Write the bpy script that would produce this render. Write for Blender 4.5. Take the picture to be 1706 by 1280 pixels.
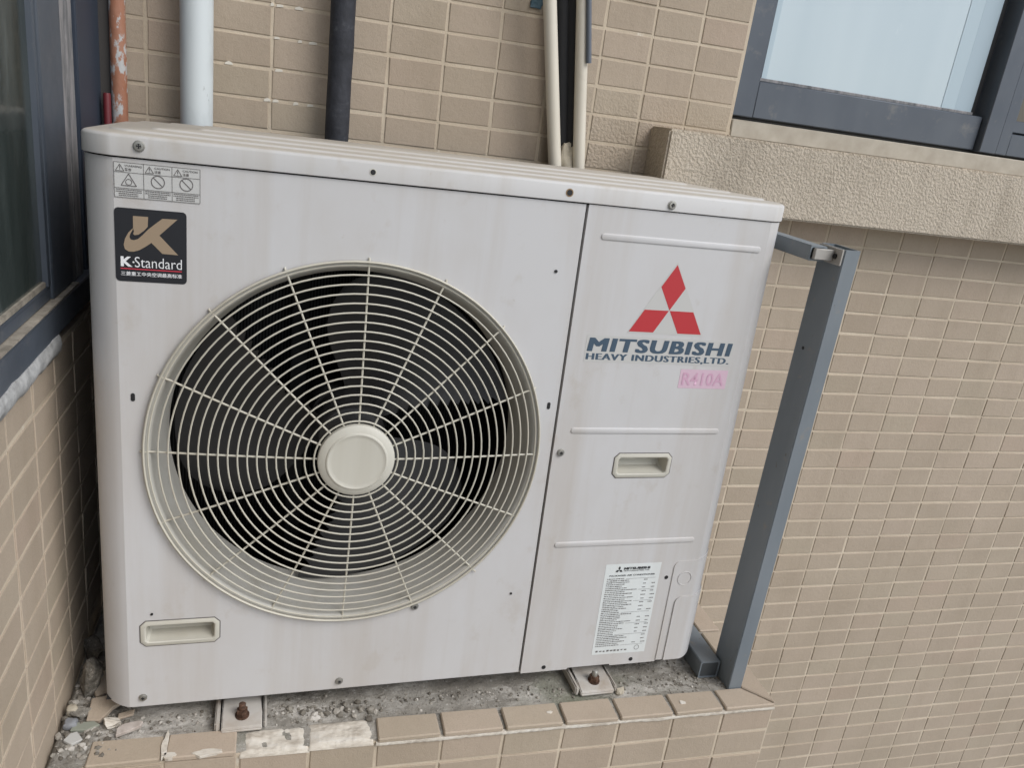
import bpy, bmesh, math, random
from mathutils import Vector, Matrix, noise as mnoise
random.seed(7)
S = bpy.context.scene
COL = S.collection
R = math.radians
for o in list(bpy.data.objects): bpy.data.objects.remove(o)

# ------------------------------------------------------------------ camera
CAM_M = ((0.9596832, -0.0348413, -0.2789161), (-0.2498546, 0.3488340, -0.9032649), (0.1287663, 0.9365366, 0.3260649))
CAM_P = (-1.3467314, -1.5245036, 0.2445278)
cam_d = bpy.data.cameras.new('camera')
cam_d.sensor_width = 36.0; cam_d.lens = 27.852; cam_d.clip_start = 0.02; cam_d.clip_end = 500
cam = bpy.data.objects.new('camera', cam_d); COL.objects.link(cam)
mw = Matrix.Identity(4)
for i in range(3):
    for j in range(3): mw[i][j] = CAM_M[i][j]
    mw[i][3] = CAM_P[i]
cam.matrix_world = mw
S.camera = cam

# ------------------------------------------------------------------ world, sun, exposure
SUN_DIR = Vector((0.58, -0.62, 0.86)).normalized()          # towards the sun
w = bpy.data.worlds.new('World'); S.world = w; w.use_nodes = True
wt = w.node_tree; bg = wt.nodes['Background']
sky = wt.nodes.new('ShaderNodeTexSky'); sky.sky_type = 'NISHITA'; sky.sun_disc = False
sky.sun_elevation = math.asin(SUN_DIR.z); sky.sun_rotation = math.atan2(SUN_DIR.x, SUN_DIR.y)
sky.air_density = 1.0; sky.dust_density = 1.2; sky.ozone_density = 1.0
hs = wt.nodes.new('ShaderNodeHueSaturation'); hs.inputs['Saturation'].default_value = 0.60
wt.links.new(sky.outputs[0], hs.inputs['Color']); wt.links.new(hs.outputs[0], bg.inputs['Color'])
bg.inputs['Strength'].default_value = 0.12
sd = bpy.data.lights.new('sun', 'SUN'); sd.energy = 1.15; sd.angle = R(34); sd.color = (1.0, 0.99, 0.975)
sun = bpy.data.objects.new('sun', sd); COL.objects.link(sun)
sun.rotation_euler = SUN_DIR.to_track_quat('Z', 'Y').to_euler()
S.view_settings.view_transform = 'Standard'; S.view_settings.look = 'None'
S.view_settings.exposure = 0.72; S.view_settings.gamma = 1.0; S.view_settings.use_curve_mapping = False

# ------------------------------------------------------------------ material helpers
def mat(name, base, rough=0.6, metal=0.0, spec=0.5, build=None):
    m = bpy.data.materials.new(name); m.use_nodes = True
    nt = m.node_tree; b = nt.nodes['Principled BSDF']
    b.inputs['Base Color'].default_value = (*base, 1); b.inputs['Roughness'].default_value = rough
    b.inputs['Metallic'].default_value = metal; b.inputs['Specular IOR Level'].default_value = spec
    if build: build(nt, b)
    return m
def N(nt, t, **kw):
    n = nt.nodes.new('ShaderNode' + t)
    for k, v in kw.items(): setattr(n, k, v)
    return n
def pos(nt, scale=(1, 1, 1)):
    g = N(nt, 'NewGeometry'); mp = N(nt, 'Mapping'); mp.inputs['Scale'].default_value = scale
    nt.links.new(g.outputs['Position'], mp.inputs['Vector']); return mp.outputs[0]
def noise(nt, vec, scale, detail=4, rough=0.55, dist=0.0):
    n = N(nt, 'TexNoise'); n.inputs['Scale'].default_value = scale; n.inputs['Detail'].default_value = detail
    n.inputs['Roughness'].default_value = rough; n.inputs['Distortion'].default_value = dist
    nt.links.new(vec, n.inputs['Vector']); return n.outputs['Fac']
def ramp(nt, fac, stops):
    r = N(nt, 'ValToRGB'); e = r.color_ramp.elements
    while len(e) < len(stops): e.new(0.5)
    for el, (p, c) in zip(e, stops):
        el.position = p; el.color = (*c, 1) if isinstance(c, tuple) else (c, c, c, 1)
    nt.links.new(fac, r.inputs[0]); return r.outputs[0]
def mix(nt, a, b, fac, mode='MIX'):
    n = N(nt, 'Mix', data_type='RGBA', blend_type=mode)
    for s, v in ((6, a), (7, b)):
        if isinstance(v, tuple): n.inputs[s].default_value = (*v, 1)
        else: nt.links.new(v, n.inputs[s])
    if isinstance(fac, (int, float)): n.inputs[0].default_value = fac
    else: nt.links.new(fac, n.inputs[0])
    return n.outputs[2]
def mth(nt, op, a, b=None, c=None):
    n = N(nt, 'Math', operation=op)
    for i, v in enumerate((a, b, c)):
        if v is None: continue
        if isinstance(v, (int, float)): n.inputs[i].default_value = v
        else: nt.links.new(v, n.inputs[i])
    return n.outputs[0]
def bump(nt, b, h, strength=0.3, dist=0.001):
    n = N(nt, 'Bump'); n.inputs['Strength'].default_value = strength; n.inputs['Distance'].default_value = dist
    nt.links.new(h, n.inputs['Height']); nt.links.new(n.outputs[0], b.inputs['Normal'])
def setc(nt, b, c): nt.links.new(c, b.inputs['Base Color'])

def stain(nt, base_mix, lo, hi, scale, col, amt, sc=(1, 1, 1)):
    f = ramp(nt, noise(nt, pos(nt, sc), scale, 6, 0.62), [(lo, 0.0), (hi, amt)])
    return mix(nt, base_mix, col, f)

def b_tile(nt, b):
    oi = N(nt, 'ObjectInfo'); g = N(nt, 'NewGeometry')
    r1 = mth(nt, 'FRACT', mth(nt, 'ADD', oi.outputs['Random'], g.outputs['Random Per Island']))
    c = ramp(nt, r1, [(0.0, (0.40, 0.325, 0.25)), (0.3, (0.415, 0.342, 0.263)), (0.6, (0.43, 0.35, 0.272)), (0.85, (0.408, 0.342, 0.26)), (1.0, (0.42, 0.332, 0.257))])
    c = mix(nt, c, (0.31, 0.255, 0.185), ramp(nt, noise(nt, pos(nt), 5, 5), [(0.42, 0.0), (0.75, 0.45)]))
    c = mix(nt, c, (0.30, 0.24, 0.175), ramp(nt, noise(nt, pos(nt, (1, 1, 0.1)), 16, 5, 0.6), [(0.5, 0.0), (0.75, 0.28)]))
    fn = noise(nt, pos(nt), 420, 3, 0.7)
    c = mix(nt, c, (0.23, 0.19, 0.14), ramp(nt, fn, [(0.5, 0.0), (0.8, 0.35)]))
    c = mix(nt, c, (0.62, 0.56, 0.46), ramp(nt, noise(nt, pos(nt), 38, 8, 0.75), [(0.74, 0.0), (0.78, 0.5)]))
    setc(nt, b, c)
    # sprayed render splashed over the tiles close to the window sill band
    sx = N(nt, 'SeparateXYZ'); nt.links.new(g.outputs['Position'], sx.inputs[0])
    near = mth(nt, 'SUBTRACT', 1.0, mth(nt, 'DIVIDE', mth(nt, 'ABSOLUTE', mth(nt, 'SUBTRACT', sx.outputs[2], 0.19)), 0.13))
    near = mth(nt, 'MULTIPLY', mth(nt, 'MAXIMUM', near, 0.0), mth(nt, 'GREATER_THAN', sx.outputs[0], -0.82))
    near = mth(nt, 'MULTIPLY', near, mth(nt, 'GREATER_THAN', sx.outputs[2], 0.1))
    sp = mth(nt, 'MULTIPLY', mth(nt, 'MULTIPLY', noise(nt, pos(nt), 190, 2, 0.5), 3.5), near)
    h = mth(nt, 'ADD', mth(nt, 'ADD', mth(nt, 'MULTIPLY', fn, 0.6), mth(nt, 'MULTIPLY', noise(nt, pos(nt), 95, 3), 0.8)), sp)
    bump(nt, b, h, 0.55, 0.0016)
TILE = mat('beige_tile', (0.36, 0.29, 0.22), 0.72, spec=0.3, build=b_tile)

def b_grout(nt, b):
    c = ramp(nt, noise(nt, pos(nt), 6, 5), [(0.3, (0.46, 0.385, 0.29)), (0.7, (0.60, 0.515, 0.40))])
    c = mix(nt, c, (0.20, 0.16, 0.11), ramp(nt, noise(nt, pos(nt), 24, 6, 0.7), [(0.62, 0.0), (0.78, 0.3)]))
    c = mix(nt, c, (0.66, 0.61, 0.52), ramp(nt, noise(nt, pos(nt, (1, 1, 0.5)), 17, 5, 0.7), [(0.66, 0.0), (0.71, 0.8)]))
    setc(nt, b, c); bump(nt, b, noise(nt, pos(nt), 200, 4), 0.5, 0.002)
GROUT = mat('grout', (0.45, 0.38, 0.29), 0.9, spec=0.2, build=b_grout)

def b_conc(nt, b):
    p = pos(nt)
    c = ramp(nt, noise(nt, p, 9, 8, 0.65), [(0.28, (0.15, 0.135, 0.115)), (0.5, (0.27, 0.25, 0.215)), (0.70, (0.46, 0.435, 0.39))])
    sp = noise(nt, p, 150, 4, 0.8)
    c = mix(nt, c, (0.06, 0.055, 0.05), ramp(nt, sp, [(0.57, 0.0), (0.69, 0.7)]))
    c = mix(nt, c, (0.62, 0.60, 0.55), ramp(nt, noise(nt, p, 105, 5, 0.8), [(0.6, 0.0), (0.68, 0.9)]))
    c = mix(nt, c, (0.13, 0.16, 0.085), ramp(nt, noise(nt, p, 4.3, 5), [(0.56, 0.0), (0.72, 0.55)]))
    c = mix(nt, c, (0.62, 0.585, 0.53), ramp(nt, noise(nt, pos(nt, (1, 2.0, 1)), 7.5, 7, 0.75), [(0.52, 0.0), (0.64, 0.8)]))
    setc(nt, b, c); bump(nt, b, mth(nt, 'ADD', sp, noise(nt, p, 60, 6, 0.7)), 0.8, 0.004)
CONC = mat('old_concrete', (0.25, 0.23, 0.2), 0.92, spec=0.2, build=b_conc)

def b_mort(nt, b):
    p = pos(nt, (0.35, 1, 1))
    c = ramp(nt, noise(nt, p, 70, 7, 0.7), [(0.3, (0.36, 0.31, 0.25)), (0.52, (0.60, 0.55, 0.47)), (0.75, (0.70, 0.67, 0.61))])
    setc(nt, b, c); bump(nt, b, noise(nt, p, 110, 6, 0.7), 0.7, 0.003)
DKCONC = mat('dirty_concrete', (0.13, 0.12, 0.1), 0.95, spec=0.2, build=lambda nt, b: (setc(nt, b, ramp(nt, noise(nt, pos(nt), 90, 6, 0.75), [(0.35, (0.07, 0.063, 0.052)), (0.55, (0.17, 0.155, 0.13)), (0.7, (0.42, 0.39, 0.34))])), bump(nt, b, noise(nt, pos(nt), 160, 5), 0.8, 0.004)))
MORTAR = mat('white_mortar', (0.6, 0.55, 0.47), 0.9, spec=0.2, build=b_mort)

def paint(name, base, rough=0.42, dirt=(0.36, 0.30, 0.23), amt=0.3, dust=0.0):
    def bb(nt, b):
        c = stain(nt, mix(nt, base, base, 0), 0.45, 0.85, 3.2, dirt, amt, (1, 1, 0.55))
        c = stain(nt, c, 0.48, 0.78, 18, dirt, amt * 0.8, (1, 1, 0.05))
        c = stain(nt, c, 0.60, 0.70, 22, dirt, amt * 0.45, (1, 1, 0.8))
        c = stain(nt, c, 0.70, 0.78, 60, dirt, amt * 0.8)
        if dust:                                            # dust settles on upward faces
            sx = N(nt, 'SeparateXYZ'); nt.links.new(N(nt, 'NewGeometry').outputs['Normal'], sx.inputs[0])
            up = ramp(nt, sx.outputs[2], [(0.80, 0.0), (0.97, dust)])
            c = mix(nt, c, mix(nt, (0.40, 0.355, 0.285), (0.48, 0.44, 0.37), noise(nt, pos(nt), 30, 5)), up)
        setc(nt, b, c)
        nt.links.new(ramp(nt, noise(nt, pos(nt), 8, 5), [(0.3, rough - 0.06), (0.7, rough + 0.14)]), b.inputs['Roughness'])
        bump(nt, b, noise(nt, pos(nt), 3.0, 2), 0.10, 0.01)
    return mat(name, base, rough, spec=0.4, build=bb)
PANEL = paint('white_painted_steel', (0.545, 0.54, 0.538), dirt=(0.37, 0.31, 0.24), amt=0.45)
LIDM = paint('dusty_painted_steel', (0.54, 0.533, 0.522), 0.5, (0.36, 0.30, 0.22), 0.45, 0.75)
BEIGE = paint('ivory_plastic', (0.53, 0.512, 0.445), 0.5, (0.34, 0.30, 0.22), 0.35)
BELL = paint('grey_painted_bellmouth', (0.43, 0.42, 0.385), 0.5, (0.27, 0.24, 0.18), 0.6)
WIRE = paint('ivory_coated_wire', (0.53, 0.505, 0.425), 0.4, (0.36, 0.31, 0.23), 0.45)
FOOTM = paint('rust_stained_paint', (0.50, 0.485, 0.45), 0.55, (0.25, 0.17, 0.10), 0.75)
BLACK = mat('black_plastic', (0.012, 0.012, 0.013), 0.6)
DARKIN = mat('dark_cavity', (0.02, 0.019, 0.018), 0.8)
def b_blade(nt, b):
    setc(nt, b, ramp(nt, noise(nt, pos(nt), 9, 6), [(0.3, (0.011, 0.011, 0.012)), (0.7, (0.024, 0.023, 0.022))]))
BLADE = mat('dark_grey_plastic', (0.05, 0.05, 0.05), 0.48, build=b_blade)
def b_fins(nt, b):
    wv = N(nt, 'TexWave'); wv.inputs['Scale'].default_value = 60; nt.links.new(pos(nt), wv.inputs['Vector'])
    setc(nt, b, ramp(nt, wv.outputs['Fac'], [(0.2, 0.01), (0.8, 0.05)]))
FINS = mat('condenser_fins', (0.03, 0.03, 0.03), 0.5, 0.6, build=b_fins)

def b_steel(nt, b):
    c = ramp(nt, noise(nt, pos(nt, (1, 1, 0.3)), 12, 6), [(0.3, (0.165, 0.19, 0.21)), (0.7, (0.215, 0.24, 0.26))])
    c = stain(nt, c, 0.62, 0.72, 30, (0.28, 0.25, 0.21), 0.6)
    c = stain(nt, c, 0.66, 0.70, 55, (0.12, 0.07, 0.045), 0.7, (1, 1, 0.5))
    setc(nt, b, c)
STEEL = mat('grey_coated_steel', (0.18, 0.2, 0.22), 0.45, 0.15, build=b_steel)
GALV = mat('galvanised_bracket', (0.42, 0.40, 0.37), 0.5, 0.5)
def b_bolt(nt, b):
    setc(nt, b, ramp(nt, noise(nt, pos(nt), 160, 5), [(0.35, (0.05, 0.028, 0.018)), (0.65, (0.16, 0.09, 0.06))]))
RUST = mat('rusted_bolt', (0.1, 0.06, 0.04), 0.6, 0.5, build=b_bolt)
ZINC = mat('zinc_screw', (0.36, 0.35, 0.32), 0.42, 0.8)

def b_alu(nt, b):
    c = ramp(nt, noise(nt, pos(nt, (1, 1, 0.4)), 10, 6), [(0.3, (0.070, 0.083, 0.103)), (0.7, (0.096, 0.111, 0.132))])
    c = stain(nt, c, 0.6, 0.78, 26, (0.26, 0.24, 0.21), 0.4)
    setc(nt, b, c); nt.links.new(ramp(nt, noise(nt, pos(nt), 14, 6), [(0.3, 0.36), (0.7, 0.6)]), b.inputs['Roughness'])
ALU = mat('slate_blue_aluminium', (0.08, 0.1, 0.125), 0.45, 0.1, build=b_alu)
NAVY = mat('navy_aluminium', (0.036, 0.047, 0.068), 0.5, 0.1)
def b_gask(nt, b):
    c = ramp(nt, noise(nt, pos(nt, (1, 1, 0.2)), 60, 6, 0.7), [(0.35, (0.10, 0.105, 0.11)), (0.6, (0.26, 0.25, 0.25)), (0.75, (0.36, 0.32, 0.33))])
    setc(nt, b, c)
GASKET = mat('weathered_gasket', (0.2, 0.2, 0.2), 0.75, build=b_gask)
def b_dust(nt, b):
    setc(nt, b, ramp(nt, noise(nt, pos(nt), 40, 6, 0.7), [(0.35, (0.17, 0.15, 0.12)), (0.65, (0.36, 0.32, 0.26))]))
DUST = mat('dusty_track', (0.28, 0.25, 0.2), 0.9, build=b_dust)
def b_gl1(nt, b):
    c = ramp(nt, noise(nt, pos(nt, (1, 1, 0.25)), 14, 7, 0.65), [(0.3, (0.026, 0.034, 0.031)), (0.55, (0.052, 0.064, 0.060)), (0.8, (0.19, 0.215, 0.205))])
    setc(nt, b, c); bump(nt, b, noise(nt, pos(nt), 70, 3), 0.12, 0.002)
    nt.links.new(ramp(nt, noise(nt, pos(nt, (1, 1, 0.3)), 18, 6), [(0.3, 0.08), (0.7, 0.26)]), b.inputs['Roughness'])
GLASSD = mat('dusty_green_glass', (0.03, 0.04, 0.035), 0.22, build=b_gl1)
GLASSD.node_tree.nodes['Principled BSDF'].inputs['IOR'].default_value = 1.75
def b_gl2(nt, b):
    c = ramp(nt, noise(nt, pos(nt, (1, 1, 0.12)), 4.5, 3), [(0.3, (0.42, 0.51, 0.555)), (0.7, (0.51, 0.595, 0.63))])
    c = mix(nt, c, (0.62, 0.68, 0.70), ramp(nt, noise(nt, pos(nt, (1, 1, 0.35)), 22, 7, 0.7), [(0.62, 0.0), (0.72, 0.35)]))
    setc(nt, b, c)
    b.inputs['Coat Weight'].default_value = 0.6; b.inputs['Coat Roughness'].default_value = 0.05
GLASSF = mat('frosted_blue_glass', (0.42, 0.52, 0.58), 0.4, build=b_gl2)
GLASSB = mat('brown_dark_glass', (0.06, 0.05, 0.04), 0.08)
def b_seal(nt, b):
    c = ramp(nt, noise(nt, pos(nt), 55, 6, 0.7), [(0.3, (0.26, 0.26, 0.255)), (0.6, (0.46, 0.46, 0.45))])
    c = mix(nt, c, (0.12, 0.11, 0.10), ramp(nt, noise(nt, pos(nt), 120, 4, 0.8), [(0.62, 0.0), (0.7, 0.8)]))
    setc(nt, b, c); bump(nt, b, noise(nt, pos(nt), 60, 5), 0.6, 0.004)
SEAL = mat('grey_sealant', (0.42, 0.42, 0.41), 0.7, build=b_seal)
def b_stucco(nt, b):
    n1 = noise(nt, pos(nt), 170, 3, 0.55); n2 = noise(nt, pos(nt), 90, 3)
    c = ramp(nt, n1, [(0.3, (0.44, 0.38, 0.30)), (0.55, (0.50, 0.435, 0.35)), (0.75, (0.54, 0.475, 0.385))])
    c = mix(nt, c, (0.26, 0.215, 0.16), ramp(nt, noise(nt, pos(nt), 5, 5), [(0.5, 0.0), (0.75, 0.4)]))
    c = mix(nt, c, (0.25, 0.21, 0.16), ramp(nt, noise(nt, pos(nt, (1, 1, 0.12)), 18, 6, 0.65), [(0.52, 0.0), (0.75, 0.5)]))
    setc(nt, b, c)
    bump(nt, b, mth(nt, 'ADD', ramp(nt, n1, [(0.38, 0.0), (0.62, 1.0)]), mth(nt, 'MULTIPLY', n2, 0.5)), 0.6, 0.003)
STUCCO = mat('rough_sprayed_render', (0.4, 0.34, 0.27), 0.9, spec=0.2, build=b_stucco)
def b_plas(nt, b):
    setc(nt, b, ramp(nt, noise(nt, pos(nt), 25, 6), [(0.3, (0.36, 0.32, 0.26)), (0.7, (0.47, 0.43, 0.36))]))
PLASTER = mat('smooth_plaster', (0.4, 0.36, 0.3), 0.9, build=b_plas)
def b_pvc(nt, b):
    c = stain(nt, mix(nt, (0.56, 0.60, 0.605), (0.56, 0.60, 0.605), 0), 0.5, 0.8, 26, (0.30, 0.31, 0.31), 0.5, (1, 1, 0.4))
    c = stain(nt, c, 0.66, 0.74, 90, (0.22, 0.22, 0.21), 0.6, (1, 1, 0.5))
    setc(nt, b, c)
PVC = mat('white_pvc', (0.6, 0.63, 0.65), 0.45, build=b_pvc)
CREAM = paint('cream_pvc', (0.66, 0.62, 0.53), 0.45, (0.36, 0.31, 0.24), 0.45)
def b_foam(nt, b):
    c = ramp(nt, noise(nt, pos(nt), 45, 7, 0.7), [(0.3, (0.012, 0.013, 0.017)), (0.6, (0.028, 0.030, 0.038)), (0.8, (0.085, 0.09, 0.10))])
    setc(nt, b, c); bump(nt, b, noise(nt, pos(nt), 80, 5), 0.6, 0.003)
FOAM = mat('dark_pipe_wrap', (0.02, 0.02, 0.03), 0.75, build=b_foam)
FOAM2 = mat('black_pipe_foam', (0.009, 0.009, 0.010), 0.8)
def b_rustp(nt, b):
    c = ramp(nt, noise(nt, pos(nt, (1, 1, 0.5)), 26, 6), [(0.3, (0.27, 0.10, 0.05)), (0.7, (0.36, 0.19, 0.125))])
    c = mix(nt, c, (0.42, 0.42, 0.41), ramp(nt, noise(nt, pos(nt, (1, 1, 0.45)), 46, 6, 0.7), [(0.53, 0.0), (0.57, 1.0)]))
    setc(nt, b, c); bump(nt, b, noise(nt, pos(nt), 90, 5), 0.5, 0.002)
ORANGE = mat('flaking_orange_paint', (0.34, 0.12, 0.05), 0.65, build=b_rustp)
DKRED = mat('dark_red_paint', (0.12, 0.012, 0.016), 0.5)
CABLE = mat('grey_blue_cable', (0.10, 0.115, 0.14), 0.5)
PUTTY = mat('cream_putty', (0.40, 0.355, 0.275), 0.85, build=lambda nt, b: bump(nt, b, noise(nt, pos(nt), 70, 5), 0.6, 0.004))
BLUEP = mat('blue_paint', (0.05, 0.10, 0.13), 0.5)
NAVYINK = mat('navy_ink', (0.048, 0.082, 0.122), 0.5)
REDINK = mat('red_ink', (0.45, 0.028, 0.035), 0.45)
BLKINK = mat('black_ink', (0.02, 0.02, 0.022), 0.5)
GREYINK = mat('grey_ink', (0.12, 0.11, 0.105), 0.6)
PLATE = mat('black_sticker', (0.012, 0.013, 0.017), 0.4)
GOLD = mat('bronze_ink', (0.30, 0.225, 0.15), 0.5)
WHITEINK = mat('white_ink', (0.75, 0.75, 0.75), 0.5)
REDLINE = mat('red_line_ink', (0.50, 0.035, 0.06), 0.5)
LABEL = paint('white_label', (0.66, 0.69, 0.68), 0.5, (0.42, 0.40, 0.36), 0.25)
CLEARST = mat('yellowed_sticker', (0.505, 0.50, 0.48), 0.45)
PINK = mat('faded_pink_sticker', (0.60, 0.43, 0.51), 0.5)
PINKINK = mat('faded_pink_ink', (0.57, 0.345, 0.455), 0.5)
def b_ground(nt, b):
    setc(nt, b, ramp(nt, noise(nt, pos(nt), 0.4, 6), [(0.3, (0.16, 0.155, 0.145)), (0.7, (0.26, 0.25, 0.235))]))
GROUND = mat('paving', (0.2, 0.2, 0.19), 0.9, build=b_ground)

# ------------------------------------------------------------------ geometry helpers
def link(name, me, m=None, parent=None, kind=None):
    o = bpy.data.objects.new(name, me); COL.objects.link(o)
    if m and me and not me.materials: me.materials.append(m)
    if parent: o.parent = parent
    if kind: o['kind'] = kind
    return o
def tag(o, label, cat, group=None):
    o['label'] = label; o['category'] = cat
    if group: o['group'] = group
    return o
def done(bm, name, smooth=None):
    bmesh.ops.recalc_face_normals(bm, faces=bm.faces)
    me = bpy.data.meshes.new(name); bm.to_mesh(me); bm.free()
    if smooth:
        for p in me.polygons: p.use_smooth = True
        me.set_sharp_from_angle(angle=R(smooth))
    return me
def box(bm, x0, x1, y0, y1, z0, z1, bev=0.0, seg=1):
    t = bmesh.new()
    vs = [t.verts.new((x, y, z)) for x in (x0, x1) for y in (y0, y1) for z in (z0, z1)]
    for f in ((0, 1, 3, 2), (4, 6, 7, 5), (0, 4, 5, 1), (2, 3, 7, 6), (0, 2, 6, 4), (1, 5, 7, 3)): t.faces.new([vs[i] for i in f])
    bmesh.ops.recalc_face_normals(t, faces=t.faces)
    if bev: bmesh.ops.bevel(t, geom=t.edges[:], offset=bev, segments=seg, affect='EDGES')
    merge(bm, t)
def merge(bm, t):
    me = bpy.data.meshes.new('tmp'); t.to_mesh(me); t.free(); bm.from_mesh(me); bpy.data.meshes.remove(me)
def obox(name, dims, m, parent=None, bev=0.0015, seg=1):
    bm = bmesh.new(); box(bm, *dims, bev=bev, seg=seg); return link(name, done(bm, name, 40 if bev else None), m, parent)
def prism(bm, pts, ax, a, b):
    """polygon pts (2-D) extruded along axis ax from a to b"""
    def P(p, h):
        return {'y': (p[0], h, p[1]), 'z': (p[0], p[1], h), 'x': (h, p[0], p[1])}[ax]
    A = [bm.verts.new(P(p, a)) for p in pts]; B = [bm.verts.new(P(p, b)) for p in pts]
    bm.faces.new(A); bm.faces.new(B[::-1]); n = len(pts)
    for i in range(n): bm.faces.new((A[i], A[(i + 1) % n], B[(i + 1) % n], B[i]))
def tube(bm, path, r, seg=10, closed=False, caps=True, rfun=None):
    path = [Vector(p) for p in path]; n = len(path); rings = []; prev = None
    for i, p in enumerate(path):
        if closed: d = path[(i + 1) % n] - path[i - 1]
        else: d = path[min(i + 1, n - 1)] - path[max(i - 1, 0)]
        d.normalize()
        if prev is None:
            a = Vector((0, 0, 1)) if abs(d.z) < 0.9 else Vector((1, 0, 0))
            u = d.cross(a).normalized()
        else: u = (prev - d * prev.dot(d)).normalized()
        prev = u; v = d.cross(u); rr = rfun(i, n) if rfun else r
        rings.append([bm.verts.new(p + (u * math.cos(2 * math.pi * k / seg) + v * math.sin(2 * math.pi * k / seg)) * rr) for k in range(seg)])
    for i in range(n if closed else n - 1):
        a, b = rings[i], rings[(i + 1) % n]
        for k in range(seg): bm.faces.new((a[k], a[(k + 1) % seg], b[(k + 1) % seg], b[k]))
    if caps and not closed: bm.faces.new(rings[0][::-1]); bm.faces.new(rings[-1])
def otube(name, path, r, m, parent=None, seg=10, closed=False, rfun=None):
    bm = bmesh.new(); tube(bm, path, r, seg, closed, rfun=rfun); return link(name, done(bm, name, 50), m, parent)
def lathe(bm, prof, cx, cz, seg=72):
    """prof: (radius, y) pairs, turned about the y axis through (cx, cz)"""
    rows = []
    for r, y in prof:
        if r < 1e-6: rows.append([bm.verts.new((cx, y, cz))])
        else: rows.append([bm.verts.new((cx + r * math.cos(2 * math.pi * k / seg), y, cz + r * math.sin(2 * math.pi * k / seg))) for k in range(seg)])
    for a, b in zip(rows, rows[1:]):
        for k in range(seg):
            k2 = (k + 1) % seg
            vs = [a[k % len(a)], a[k2 % len(a)], b[k2 % len(b)], b[k % len(b)]]
            u = []
            for v in vs:
                if v not in u: u.append(v)
            if len(u) > 2: bm.faces.new(u)
def olathe(name, prof, cx, cz, m, parent=None, seg=72, ang=35):
    bm = bmesh.new(); lathe(bm, prof, cx, cz, seg); return link(name, done(bm, name, ang), m, parent)
ROTX = Matrix.Rotation(R(90), 4, 'X')
def eval_mesh(cu):
    o = bpy.data.objects.new('tmp', cu); COL.objects.link(o)
    dg = bpy.context.evaluated_depsgraph_get()
    me = bpy.data.meshes.new_from_object(o.evaluated_get(dg)); bpy.data.objects.remove(o); me.materials.clear(); return me
def plate(name, outlines, y, th, m, parent=None):
    """flat sheet in the x-z plane with holes; front face at y, thickness th"""
    cu = bpy.data.curves.new(name, 'CURVE'); cu.dimensions = '2D'; cu.fill_mode = 'BOTH'; cu.extrude = th / 2
    for pts in outlines:
        sp = cu.splines.new('POLY'); sp.points.add(len(pts) - 1)
        for q, p in zip(sp.points, pts): q.co = (p[0], p[1], 0, 1)
        sp.use_cyclic_u = True
    me = eval_mesh(cu); me.transform(Matrix.Translation((0, y + th / 2, 0)) @ ROTX)
    return link(name, me, m, parent)
def text(s, x0, x1, z0, z1, y, m, parent, name='lettering', offset=0.0, shear=0.0, fit=True, spacing=1.0):
    cu = bpy.data.curves.new(name, 'FONT'); cu.body = s; cu.offset = offset; cu.shear = shear; cu.extrude = 0.0; cu.resolution_u = 3
    cu.space_character = spacing
    me = eval_mesh(cu)
    if not me.vertices: return None
    xs = [v.co.x for v in me.vertices]; ys = [v.co.y for v in me.vertices]
    sx = (x1 - x0) / (max(xs) - min(xs)); sy = (z1 - z0) / (max(ys) - min(ys))
    mn = (min(xs), min(ys))
    for v in me.vertices: v.co = Vector((x0 + (v.co.x - mn[0]) * sx, y, z0 + (v.co.y - mn[1]) * sy))
    return link(name, me, m, parent)
def circ(cx, cz, r, n=96): return [(cx + r * math.cos(2 * math.pi * i / n), cz + r * math.sin(2 * math.pi * i / n)) for i in range(n)]
def octo(x0, x1, z0, z1, c): return [(x0 + c, z0), (x1 - c, z0), (x1, z0 + c), (x1, z1 - c), (x1 - c, z1), (x0 + c, z1), (x0, z1 - c), (x0, z0 + c)]
def corner(r, n=9):
    # softened chamfer: half way between an arc and a straight cut, from (r,0) to (0,r)
    out = []
    for i in range(n + 1):
        t = i / n; a = t * math.pi / 2
        ax, ay = r * (1 - math.sin(a)), r * (1 - math.cos(a)); u = (1 - math.cos(math.pi * t)) / 2 * .35 + t * .65
        cx_, cy_ = r * (1 - u), r * u
        out.append((ax * .55 + cx_ * .45, ay * .55 + cy_ * .45))
    out[0] = (r, 0.0); out[-1] = (0.0, r)
    return out
def cham(x0, x1, z0, z1, r, n=5):
    out = []
    for cx, cz, sx, sz in ((x1, z0, -1, 1), (x1, z1, -1, -1), (x0, z1, 1, -1), (x0, z0, 1, 1)):
        q = corner(r)
        pts = [(cx + sx * a, cz + sz * b_) for a, b_ in q]
        if (sx, sz) in ((1, -1), (-1, 1)): pass
        else: pts = pts[::-1]
        out += pts
    return out
def rrect(x0, x1, z0, z1, r, n=5):
    out = []
    for cx, cz, a0 in ((x1 - r, z0 + r, -90), (x1 - r, z1 - r, 0), (x0 + r, z1 - r, 90), (x0 + r, z0 + r, 180)):
        for i in range(n + 1):
            a = R(a0 + 90 * i / n); out.append((cx + r * math.cos(a), cz + r * math.sin(a)))
    return out
def rod(name, x, y0, y1, z, r, m, parent, seg=16):
    """short cylinder along y"""
    return otube(name, [(x, y0, z), (x, y1, z)], r, m, parent, seg)

# ================================================================== SETTING
g = bmesh.new()
vs = [g.verts.new(p) for p in ((-250, -250, -9), (250, -250, -9), (250, 250, -9), (-250, 250, -9))]; g.faces.new(vs)
link('ground', done(g, 'ground'), GROUND, kind='structure')

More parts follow.
